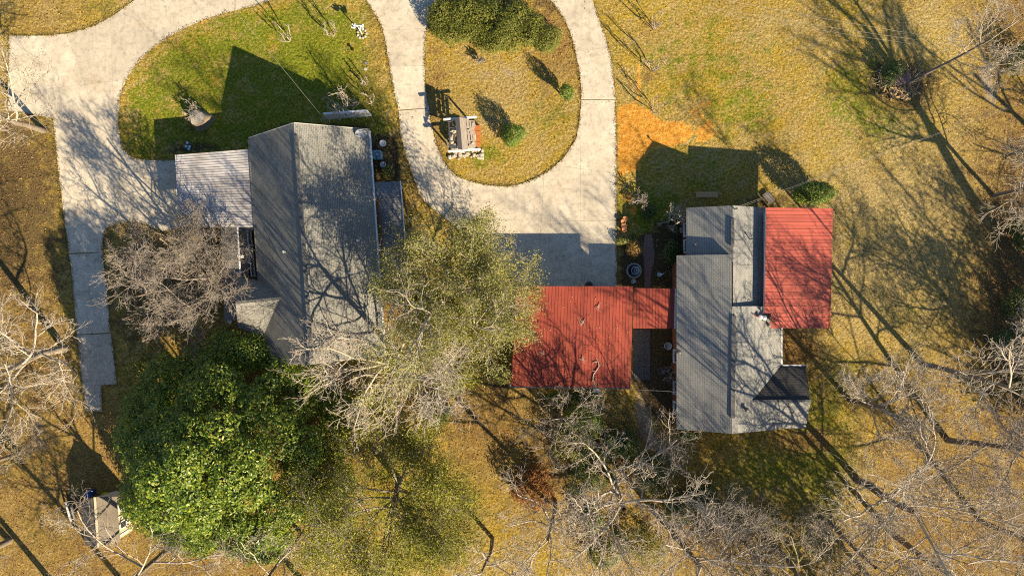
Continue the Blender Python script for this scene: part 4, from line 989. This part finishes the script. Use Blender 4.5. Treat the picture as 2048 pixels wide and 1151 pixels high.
for (t0, t1, s0, s1) in ((.88, 1.0, .1, .95), (.5, .64, .5, .72), (.4, .95, .86, .98)):
    plank(rA, rB, eL0, eL1, t0, t1, 'roof_plank', 'wood', s0, s1, .03)
for s_ in (.06, .28, .5, .72, .94):
    for (e0, e1) in ((eL0, eL1), (eR0, eR1)):
        a = rA.lerp(rB, s_); b = e0.lerp(e1, s_) ; MB().beam(a - Vector((0, 0, .03)), b.lerp(a, R.uniform(-.05, .1)) - Vector((0, 0, .03)), .07, .08).build('rafter', M['wood'], ww)
MB().beam(WP(887, 239, 2.1), WP(953, 234, 2.15), .16, .14).build('tie_beam', M['white'], ww)
MB().beam(WP(897, 303, 2.1), WP(961, 298, 2.1), .16, .14).build('tie_beam', M['white'], ww)
MB().beam(WP(893, 280, 1.9), WP(899, 302, 1.95), .1, .1).build('tie_beam', M['wood'], ww)
for i in range(4):
    p = WP(954.5, 256 + i * 11, .5); MB().box((p.x, p.y, .5), (.62, .46, .08), R.uniform(-.03, .03)).build('step_plank', M['orange_wood'], ww)
p = WP(954.5, 272, .2); MB().box((p.x, p.y, .23), (.5, 1.9, .44)).build('base', M['wood'], ww)
st = bpy.data.objects.new('stone_base', None); link(st, ww)
cw = G(926, 278)
for ring_ in range(4):
    for i in range(20):
        a = 6.283 * (i + .5 * (ring_ % 2)) / 20; c = cw + Vector((math.cos(a) * 1.05, math.sin(a) * 1.05, .12 + ring_ * .22))
        MB().blob(c, .19, 1, 1, .62, R, .2, 6, 4).build('stone', M['stone'], st)
for i in range(46):
    p = G(R.uniform(897, 966), R.uniform(299, 317)); MB().blob(p + Vector((0, 0, .1)), R.uniform(.1, .24), 1, 1, .6, R, .25, 6, 4).build('stone', M['stone'], st)

# ------------------------------------------------------------------ yard things
def lathe_thing(name, label, cat, u, v, prof, mt, h0=0, group=None, n=20, part='bowl', soil=None):
    o = thing(name, label, cat, G(u, v, 0), group); MB().lathe(G(u, v, 0) + Vector((0, 0, h0)), prof, n).build(part, M[mt], o, True)
    if soil: MB().lathe(G(u, v, 0) + Vector((0, 0, h0)), soil, n).build('soil', M['soil'], o)
    return o
pot = lambda r, h: [(r * .65, 0), (r * .9, h * .8), (r, h * .8), (r, h), (r * .84, h), (r * .8, h * .85)]
soil = lambda r, h: [(r * .8, h * .8), (r * .78, h * .83)]
for i, (u, v, r, h, lb) in enumerate(((1248, 438, .22, .45, 'terracotta pot beside the parking pad, uppermost of four'), (1245, 444, .24, .5, 'terracotta pot beside the parking pad, second from top'),
        (1246, 452, .23, .45, 'terracotta pot beside the parking pad, third from top'), (1247, 459, .24, .45, 'terracotta pot beside the parking pad, nearest the grey green shrub'))):
    lathe_thing('flower_pot', lb, 'pot', u, v, pot(r, h), 'terracotta', 0, 'terracotta pots by the pad', part='pot', soil=soil(r, h))
lathe_thing('planter', 'white ring planter in the bed beside the left house', 'planter', 767, 288, pot(.3, .4), 'white', 0, 'planters beside the left house', part='pot', soil=soil(.3, .4))
lathe_thing('planter', 'dull grey ring planter against the left house wall', 'planter', 742, 291, pot(.26, .35), 'slab', 0, 'planters beside the left house', part='pot', soil=soil(.26, .35))
lathe_thing('planter', 'pale urn with plant below the teal air conditioner', 'planter', 768, 331, pot(.27, .6), 'greystone', 0, 'planters beside the left house', part='pot', soil=soil(.27, .6))
lathe_thing('planter', 'white ring planter in the dark court of the right house', 'planter', 1335, 691, pot(.36, .35), 'greystone', 0, 'planters in the dark court', part='pot', soil=soil(.36, .35))
lathe_thing('planter', 'dark ring planter in the dark court, below the white one', 'planter', 1323, 741, pot(.38, .3), 'slab', 0, 'planters in the dark court', part='pot', soil=soil(.38, .3))
lathe_thing('planter', 'small grey bowl between fountain and breezeway roof', 'planter', 1266, 562, pot(.22, .3), 'greystone', 0, part='pot', soil=soil(.22, .3))
lathe_thing('flower_pot', 'small white pot at the corner of the left house wing', 'pot', 462, 642, pot(.2, .35), 'white', 0, part='pot', soil=soil(.2, .35))
# fountain
ft = thing('fountain', 'grey three tiered round fountain in the shaded bed', 'fountain', G(1267, 541)); c = G(1267, 541)
MB().lathe(c, [(.66, 0), (.68, .35), (.6, .35), (.56, .2), (.1, .18)], 28).build('basin', M['greystone'], ft, False)
MB().lathe(c, [(.585, .27), (.58, .275)], 28).build('water', M['water'], ft)
MB().lathe(c + Vector((0, 0, .8)), [(.31, .165), (.305, .168)], 24).build('water', M['water'], ft)
MB().lathe(c + Vector((0, 0, 1.3)), [(.19, .128), (.185, .13)], 24).build('water', M['water'], ft)
MB().lathe(c, [(.16, .15), (.12, .5), (.08, .85)], 14).build('pedestal', M['greystone'], ft)
MB().lathe(c + Vector((0, 0, .8)), [(.08, 0), (.36, .14), (.38, .18), (.33, .17), (.08, .08)], 24).build('bowl', M['greystone'], ft)
MB().lathe(c + Vector((0, 0, .85)), [(.07, 0), (.05, .5)], 12).build('pedestal', M['greystone'], ft)
MB().lathe(c + Vector((0, 0, 1.3)), [(.06, 0), (.22, .1), (.24, .14), (.2, .13), (.05, .06)], 20).build('bowl', M['greystone'], ft)
MB().lathe(c + Vector((0, 0, 1.36)), [(.05, 0), (.04, .15), (.08, .22), (.04, .3)], 12).build('finial', M['stone'], ft)
# garden statue
gs_ = thing('garden_statue', 'small pale blue grey garden statue in the dark bed beside the pink path', 'statue', G(1318, 549)); c = G(1318, 549)
MB().lathe(c, [(.2, 0), (.2, .12), (.13, .16), (.12, .5), (.17, .55)], 12).build('pedestal', M['greystone'], gs_)
m = MB(); m.lathe(c + Vector((0, 0, .55)), [(.13, 0), (.15, .15), (.1, .32), (.05, .38), (.09, .46), (.085, .54), (.03, .6)], 12)
m.tube([c + Vector((.05, 0, .85)), c + Vector((.22, .04, .72)), c + Vector((.3, .16, .8))], [.05, .04, .03], 6); m.tube([c + Vector((-.05, 0, .85)), c + Vector((-.2, .1, .7)), c + Vector((-.16, .24, .72))], [.05, .04, .03], 6)
m.build('figure', M['paleblue'], gs_, True)
# bench
bn = thing('bench', 'long tan wooden bench in the shade behind the right house', 'bench', G(1411, 390)); c = G(1411, 390)
for k in range(3): MB().box((c.x, c.y + .16 - k * .16, .45), (1.95, .13, .04)).build('seat_slat', M['wood_warm'], bn)
for sx in (-.85, .85):
    MB().box((c.x + sx, c.y - .15, .215), (.07, .07, .43)).build('leg', M['wood_warm'], bn); MB().box((c.x + sx, c.y + .17, .215), (.07, .07, .43)).build('leg', M['wood_warm'], bn)
for k in range(2): MB().box((c.x, c.y - .27, .62 + k * .2), (1.95, .04, .12)).build('back_slat', M['wood_warm'], bn)
for sx in (-.85, .85): MB().box((c.x + sx, c.y - .235, .62), (.06, .03, .5)).build('back_post', M['wood_warm'], bn)
# little table
tb = thing('garden_table', 'small square brown table against the right house wall', 'table', G(1362, 461)); c = G(1362, 461)
for k in range(4): MB().box((c.x - .165 + k * .11, c.y, .5), (.1, .5, .03)).build('top_slat', M['wood_warm'], tb)
for sx in (-1, 1):
    for sy in (-1, 1): MB().box((c.x + sx * .17, c.y + sy * .19, .24), (.05, .05, .48)).build('leg', M['wood_warm'], tb)
# plank steps behind the right house
pk = thing('plank_ramp', 'weathered plank ramp at the top corner of the right house', 'ramp', G(1536, 396)); a, b = G(1530, 386, .25), G(1545, 404, .45)
d_ = (b - a).normalized(); s_ = Vector((-d_.y, d_.x, 0))
for k in range(4): MB().beam(a + s_ * (k - 1.5) * .16, b + s_ * (k - 1.5) * .16, .14, .05).build('plank', M['wood'], pk)
for t in (.1, .9):
    p = a.lerp(b, t); MB().beam(p - s_ * .34 - Vector((0, 0, .07)), p + s_ * .34 - Vector((0, 0, .07)), .08, .08).build('joist', M['wood'], pk)
# air conditioner
ac_ = thing('air_conditioner', 'square teal air conditioner unit in the bed beside the left house', 'air conditioner', G(757, 312)); c = G(757, 312)
MB().prism([(c.x + sx * .39 - (0 if k else 0) , c.y + sy * .39) for k, (sx, sy) in enumerate(((-.8, -1), (.8, -1), (1, -.8), (1, .8), (.8, 1), (-.8, 1), (-1, .8), (-1, -.8)))], .05, .75).build('case', M['teal'], ac_)
m = MB()
for k in range(5):
    rr = .08 + k * .06; m.tube([c + Vector((rr * math.cos(q * .3491), rr * math.sin(q * .3491), .77)) for q in range(19)], .012, 5)
m.build('fan_grille', M['paleblue'], ac_); MB().lathe(c + Vector((0, 0, .752)), [(.32, 0), (.32, .003)], 20).build('fan_well', M['black'], ac_)
MB().lathe(c + Vector((0, 0, .755)), [(.07, 0), (.07, .03), (.03, .04)], 12).build('fan_hub', M['paleblue'], ac_)
# white fence panel
fp = thing('fence_panel', 'white picket fence panel standing alone behind the left house', 'fence', G(694, 233)); a, b = G(657, 238), G(738, 232); a = G(648, 228, 1.7); b = G(734, 222, 1.7); a.z = b.z = 0
for t in (0, .5, 1):
    p = a.lerp(b, t); MB().box((p.x, p.y, .9), (.14, .14, 1.8)).build('post', M['white'], fp)
ang = math.atan2((b - a).y, (b - a).x)
for z in (.3, 1.55):
    for t0, t1 in ((.02, .48), (.52, .98)): MB().beam(a.lerp(b, t0) + Vector((0, 0, z)), a.lerp(b, t1) + Vector((0, 0, z)), .09, .1).build('rail', M['white'], fp)
for i in range(24):
    if i in (11, 12): continue
    p = a.lerp(b, .03 + .94 * i / 23) + Vector((math.sin(ang) * .07, -math.cos(ang) * .07, 0)); MB().box((p.x, p.y, .88), (.13, .025, 1.55), ang).build('picket', M['white'], fp)
MB().beam(a + Vector((0, 0, 1.84)), b + Vector((0, 0, 1.84)), .17, .06).build('cap_rail', M['white'], fp)
# white post with hanging baskets
wp = thing('flower_post', 'white post with hanging baskets of white flowers beside the centre drive', 'post', G(724, 68)); c = G(724, 68)
MB().tube([c, c + Vector((0, 0, 2.0))], .05, 8).build('post', M['white'], wp)
MB().beam(c + Vector((-.35, 0, 1.9)), c + Vector((.35, 0, 1.9)), .05, .05).build('crossbar', M['white'], wp)
R = random.Random(12)
for sx, z in ((-.3, 1.55), (.3, 1.45)):
    q = c + Vector((sx, 0, z)); bk = MB().lathe(q, [(.08, 0), (.2, .12), (.22, .2)], 12).build('basket', M['dark_metal'], wp); m = MB()
    for k in range(16): m.blob(q + Vector((R.uniform(-.2, .2), R.uniform(-.2, .2), R.uniform(.2, .34))), .07, rng=R, seg=6, rings=4)
    m.build('flowers', M['white'], wp)
for k in range(9):
    aa = k * .698; MB().blob(c + Vector((.4 * math.cos(aa), .4 * math.sin(aa), .06)), .13, 1, 1, .7, R, .2, 6, 4).build('edging_stone', M['stone'], wp)
# feeder on a hook
bf = thing('bird_feeder', 'bird feeder on a thin shepherd hook on the green lawn', 'feeder', G(731, 138)); c = G(731, 138)
MB().tube([c, c + Vector((0, 0, 1.55)), c + Vector((.06, .02, 1.72)), c + Vector((.2, .06, 1.76)), c + Vector((.3, .1, 1.66))], .015, 6).build('hook', M['dark_metal'], bf)
MB().lathe(c + Vector((.3, .1, 1.25)), [(.15, 0), (.16, .03), (.08, .05), (.09, .28), (.17, .3), (.02, .4)], 12).build('feeder', M['dark_metal'], bf)
MB().lathe(c, [(.16, 0), (.15, .04), (.03, .05)], 10).build('base_plate', M['greystone'], bf)
# stump
sp = thing('tree_stump', 'broad tan tree stump in the green lawn beside the bare shrub', 'stump', G(406, 241)); c = G(406, 241); R = random.Random(3); vs = []; n = 18
for (rr, z) in ((.95, 0), (.75, .3), (.66, .9), (.64, 1.25)):
    for i in range(n):
        a = 6.283 * i / n; k = rr * (1 + .14 * math.sin(a * 3 + 1) + .07 * math.sin(a * 5)); vs.append(c + Vector((k * math.cos(a), k * math.sin(a), z + (.06 * math.sin(a * 2) if z > 1 else 0))))
m = MB(); m.add(vs, [(k * n + i, k * n + (i + 1) % n, (k + 1) * n + (i + 1) % n, (k + 1) * n + i) for k in range(3) for i in range(n)]); m.build('bark', M['bark'], sp, True)
m = MB(); m.add([v + Vector((0, 0, .004)) for v in vs[-n:]], [tuple(range(n))]); m.build('cut_face', M['stone'], sp)
# pinwheel ornament
po = thing('garden_ornament', 'cluster of pale blue discs on stems beside the tin carport', 'ornament', G(383, 294)); c = G(383, 294)
for dx, dy, z in ((0, .22, .75), (-.18, -.08, .6), (.16, -.1, .65), (.02, -.28, .5)):
    MB().tube([c, c + Vector((dx, dy, z))], .012, 5).build('stem', M['dark_metal'], po)
    MB().lathe(c + Vector((dx, dy, z)), [(.04, 0), (.11, .02), (.12, .05), (.07, .07)], 12).build('disc', M['paleblue'], po)
# items by the shed
br_ = thing('barrel', 'blue plastic barrel behind the shed', 'barrel', G(186, 983)); c = G(186, 983)
MB().lathe(c, [(.28, 0), (.32, .2), (.34, .45), (.32, .75), (.28, .9), (.26, .9), (.24, .86)], 18).build('drum', M['blue'], br_, True)
MB().lathe(c + Vector((0, 0, .87)), [(.24, 0), (.24, .02)], 18).build('lid', M['blue'], br_)
ld = thing('lumber_rack', 'pale board frame with black tarp leaning left of the shed', 'rack', G(145, 1025))
for k, (u0, v0, u1, v1) in enumerate(((131, 1004, 142, 1042), (142, 1010, 150, 1040))):
    MB().beam(G(u0, v0, .8), G(u1, v1, .8), .14, .06).build('board', M['white'] if k == 0 else M['wood'], ld)
for (u, v) in ((133, 1010), (141, 1038), (152, 1008), (156, 1036)):
    p = G(u, v, .7); MB().box((p.x, p.y, .37), (.08, .08, .74)).build('leg', M['wood'], ld)
MB().box(G(147, 1022, .5), (.55, 1.5, .12), -.2).build('tarp', M['black'], ld)
yb = thing('toolbox', 'small yellow box behind the shed roof edge', 'box', G(214, 986)); c = G(214, 986)
MB().box(c + Vector((0, 0, .2)), (.45, .25, .4)).build('case', M['yellow'], yb); MB().tube([c + Vector((-.12, 0, .4)), c + Vector((-.1, 0, .48)), c + Vector((.1, 0, .48)), c + Vector((.12, 0, .4))], .015, 5).build('handle', M['black'], yb)
# window box unit and lamp at the garage back
wb = thing('air_conditioner', 'small white boxed unit at the back edge of the red garage roof', 'air conditioner', G(1193, 782)); c = G(1193, 779, 2.2)
MB().box((c.x, c.y, 2.0), (.5, .5, .4)).build('case', M['white'], wb)
for k in range(5): MB().box((c.x, c.y - .2 + k * .1, 2.21), (.44, .04, .02)).build('vent_slat', M['greystone'], wb)
MB().box((c.x, c.y, .9), (.1, .1, 1.8)).build('bracket', M['dark_metal'], wb)
lp = thing('yard_lamp', 'small round yard lamp at the left back corner of the garage', 'lamp', G(1022, 762)); c = G(1022, 762)
MB().tube([c, c + Vector((0, 0, 2.4))], .04, 8).build('pole', M['dark_metal'], lp); MB().lathe(c + Vector((0, 0, 2.3)), [(.05, 0), (.16, .05), (.17, .12), (.06, .2)], 14).build('lamp_shade', M['grey_metal'], lp)
# fallen branch on garage roof
def on_garage(u, v): 
    t = (v - 572) / (774 - 572); z = 3.6 + (2.9 - 3.6) * t + .09; return G(u, v, z)
fb = MB(); pts = [on_garage(*q) for q in ((1185, 763), (1187, 748), (1193, 740), (1198, 732), (1196, 722), (1192, 716))]; fb.tube(pts, [.05, .05, .045, .04, .03, .02], 6)
fb.tube([pts[4], on_garage(1188, 724), on_garage(1185, 727)], [.03, .025, .015], 5); fb.tube([pts[2], on_garage(1184, 742)], [.03, .012], 5); fb.tube([pts[3], on_garage(1201, 728)], [.03, .012], 5)
tag(fb.build('fallen_branch', M['branch']), 'crooked fallen branch lying on the red garage roof', 'branch')
for i, (u, v, lb) in enumerate(((1083, 703, 'small fallen twig on the left part of the red garage roof'), (1166, 645, 'small fallen twig in the middle of the red garage roof'), (1164, 718, 'tan leaf cluster on the red garage roof near the crooked branch'), (1196, 612, 'tiny fallen twig near the front edge of the red garage roof'))):
    t_ = MB(); R = random.Random(70 + i); p = on_garage(u, v)
    for k in range(5): t_.tube([p, p + Vector((R.uniform(-.25, .25), R.uniform(-.35, .35), .02)), p + Vector((R.uniform(-.4, .4), R.uniform(-.5, .5), .03))], [.025, .018, .01], 4)
    tag(t_.build('fallen_twig', M['branch']), lb, 'twig', 'fallen twigs on the garage roof')
# timber and drum in front of the garage
tp_ = MB(); tp_.beam(G(1185, 574, .5), G(1227, 575, .5), .2, .12); tag(tp_.build('timber_beam', M['wood_warm']), 'tan timber lying along the front of the garage', 'timber')
tp_ = MB(); tp_.beam(G(1161, 564, .3), G(1167, 572, 1.2), .12, .08); tag(tp_.build('leaning_board', M['wood_warm']), 'short tan board leaning at the garage front', 'board')
lathe_thing('trash_can', 'black round bin at the garage front', 'bin', 1176, 570, [(.26, 0), (.3, .8), (.34, .84), (.3, .95), (.05, 1.0)], 'black', part='can')
# pink garden path and dark patio
m = MB(); L_ = [(1290, 470), (1284, 500), (1289, 530), (1289, 578)]; Rr = [(1300, 578), (1302, 545), (1309, 520), (1308, 495), (1303, 468)]
poly = [G(*q) for q in densify(L_ + Rr, 2)]; tr = tessellate_polygon([poly]); m.v = [(p.x, p.y, .012) for p in poly]; m.f = [tuple(t) for t in tr]
tag(m.build('garden_path', M['pink']), 'narrow pink gravel path through the dark garden bed', None, None, 'structure')
pt = bpy.data.objects.new('patio', None); link(pt); tag(pt, 'dark stone patio in the court behind the garage', None, None, 'structure')
for i in range(3):
    for j in range(8):
        p = G(1272.5 + i * 11.2, 665 + j * 12.5); MB().box((p.x, p.y, .02), (.495, .55, .05)).build('paver', M['slab'], pt)
# brush pile in the upper right
lg = thing('log_pile', 'pile of split yellow logs in the upper right lawn', 'logs', G(1800, 185)); R = random.Random(21)
for i in range(70):
    p = G(1797 + R.gauss(0, 15), 184 + R.gauss(0, 9)) + Vector((0, 0, .08 + R.random() * .3)); a = R.uniform(0, 3.14); d_ = Vector((math.cos(a), math.sin(a), R.uniform(-.2, .2))) * R.uniform(.15, .32); r_ = R.uniform(.05, .1)
    MB().tube([p - d_, p + d_], r_, 6).build('log', M['cutwood'] if R.random() < .65 else M['bark'], lg)
rk = thing('flat_rock', 'flat pinkish rock slab on the brush pile', 'rock', G(1797, 161)); c = G(1797, 161)
m = MB(); top = [(-.75, -.25), (-.3, -.5), (.45, -.42), (.8, 0), (.5, .42), (-.2, .5), (-.7, .25)]
m.prism([(c.x + x, c.y + y) for x, y in top], .3, .55); m.build('slab', M['terracotta'] if False else simple('pinkish_rock', (.36, .21, .16), (.28, .16, .12), 4), rk)
MB().blob(c + Vector((0, 0, .12)), .5, 1.2, .9, .5, R, .15).build('base_rock', M['stone'], rk)
bs = thing('brush_pile', 'tangle of dead sticks around the logs in the upper right', 'brush', G(1800, 170)); m = MB()
for i in range(160):
    p = G(1800 + R.gauss(0, 24), 168 + R.gauss(0, 14)) + Vector((0, 0, R.random() * .6)); a = R.uniform(0, 6.28); L = R.uniform(.4, 1.3)
    m.tube([p, p + Vector((math.cos(a) * L, math.sin(a) * L, R.uniform(-.1, .5)))], [.025, .01], 4)
m.build('sticks', M['branch_grey'], bs, kind='stuff')

# ------------------------------------------------------------------ wires
def wire(label, pts, r=.007, sag=.5):
    out = []
    for k in range(len(pts) - 1):
        a, b = Vector(pts[k]), Vector(pts[k + 1]); 
        for i in range(24 + (k == len(pts) - 2)):
            t = i / 24; p = a.lerp(b, t); p.z -= sag * 4 * t * (1 - t); out.append(p)
    m = MB(); m.tube(out, r, 5); tag(m.build('power_line', M['wire']), label, 'wire', 'overhead power lines')
wire('overhead wire crossing the upper right corner, highest of three', [G(1380, -14, 8), G(2120, 112, 8)])
wire('overhead wire crossing the upper right corner, middle of three', [G(1360, 6, 8), G(2120, 116, 8)])
wire('overhead wire crossing the upper right corner, lowest of three', [G(1330, 8, 7.4), G(2120, 128, 7.4)], .006)
wire('service wire running from the right house roof to the right edge', [G(1471, 415, 5.3), G(2120, 176, 8.5)])
wire('thin second service wire beside the one from the right house roof', [G(1466, 420, 5.2), G(2120, 178, 8.4)], .005)
wire('service wire crossing the green lawn to the left house gable', [G(470, 22, 8.5), G(655, 246, 3.6)], .007, .3)
wire('thin line strung across the dark court to the right house', [G(1260, 778, 2.7), G(1352, 783, 3.4)], .012, .1)

# ------------------------------------------------------------------ fallen leaves
rs = np.random.RandomState(77); N = 90000
u = rs.uniform(-20, 2068, N); v = rs.uniform(-20, 1171, N); zz = zones(u, v)
ok = rs.uniform(0, 1, N) < np.clip(zz['litter'] * .5 + zz['mulch'] * .25 + .02, 0, 1) * (1 - .8 * zz['clay'])
u, v = u[ok], v[ok]; P = np.stack([(u - CX) / S, (CY - v) / S, np.full(len(u), .03)], 1); P[:, 2] += rs.uniform(0, .03, len(u))
hard = np.zeros(len(u), bool)
for poly in (R1, R2, R3, R4, R5, R6): hard |= (smooth_poly(u, v, poly, 1) > .5) & (rs.uniform(0, 1, len(u)) > .06)
P[:, 2] += .035
P = P[~hard]
fl = put(fast_mesh('leaf_litter', *leaf_quads(P, .13, rs, 1.6, None, .6)), 'leaf_litter', M['fallen'], None)
tag(fl, 'brown fallen leaves strewn under the trees', 'leaves', None, 'stuff')
n = 1500; t = rs.uniform(0, 1, n); wv = rs.normal(0, .12, n)
base = np.array([G(747.5, 395, 2.86)]); end = np.array([G(757, 545, 2.86)])
P = base + (end - base) * t[:, None]; P[:, 0] += .1 + np.abs(wv) * (1.6 - np.abs(t - .5)); P[:, 2] += rs.uniform(0, .08, n)
fl = put(fast_mesh('roof_leaves', *leaf_quads(P, .13, rs, 1.2, None, .6)), 'roof_leaves', M['rust'], None)
tag(fl, 'orange leaves piled in the valley between left house and its porch roof', 'leaves', None, 'stuff')

# grass creeping over the edges of the concrete
rs = np.random.RandomState(31); PP = []
for poly in (R1, R2, R3, R4, R5, R6):
    pl = [np.array(q) for q in densify(poly, 2)]
    for k in range(len(pl)):
        a, b = pl[k], pl[(k + 1) % len(pl)]; L = np.linalg.norm(b - a); n = int(L * 3.2)
        if n == 0: continue
        q = a + (b - a) * rs.uniform(0, 1, (n, 1)) + rs.normal(0, 2.0, (n, 2))
        dens = .5 + .5 * np.sin(q[:, 0] * .11) * np.cos(q[:, 1] * .13)
        PP.append(q[rs.uniform(0, 1, n) < dens + .25])
q = np.concatenate(PP); cnt = sum((smooth_poly(q[:, 0], q[:, 1], poly, 30) > .42).astype(int) for poly in (R1, R2, R3, R4, R5, R6))
q = q[(cnt < 2)]
P = np.stack([(q[:, 0] - CX) / S, (CY - q[:, 1]) / S, rs.uniform(.05, .09, len(q))], 1)
eg = put(fast_mesh('edge_grass', *leaf_quads(P, .14, rs, .5, None, .3)), 'edge_grass', M['edge'], None)
tag(eg, 'straw coloured grass creeping over the edges of the concrete drive', 'grass', None, 'stuff')

# leaves and twigs blown onto the garage roof
rs = np.random.RandomState(12); n = 420
uu = 1030 + 225 * rs.uniform(0, 1, n) ** 1.6; vv = 578 + 190 * rs.uniform(0, 1, n) ** .7
P = np.array([on_garage(a, b) for a, b in zip(uu, vv)]); P[:, 2] -= .05
rl_ = put(fast_mesh('roof_leaves', *leaf_quads(P, .11, rs, 1.5, None, .55)), 'roof_leaves', M['fallen'], None)
tag(rl_, 'brown leaves scattered over the red garage roof', 'leaves', None, 'stuff')
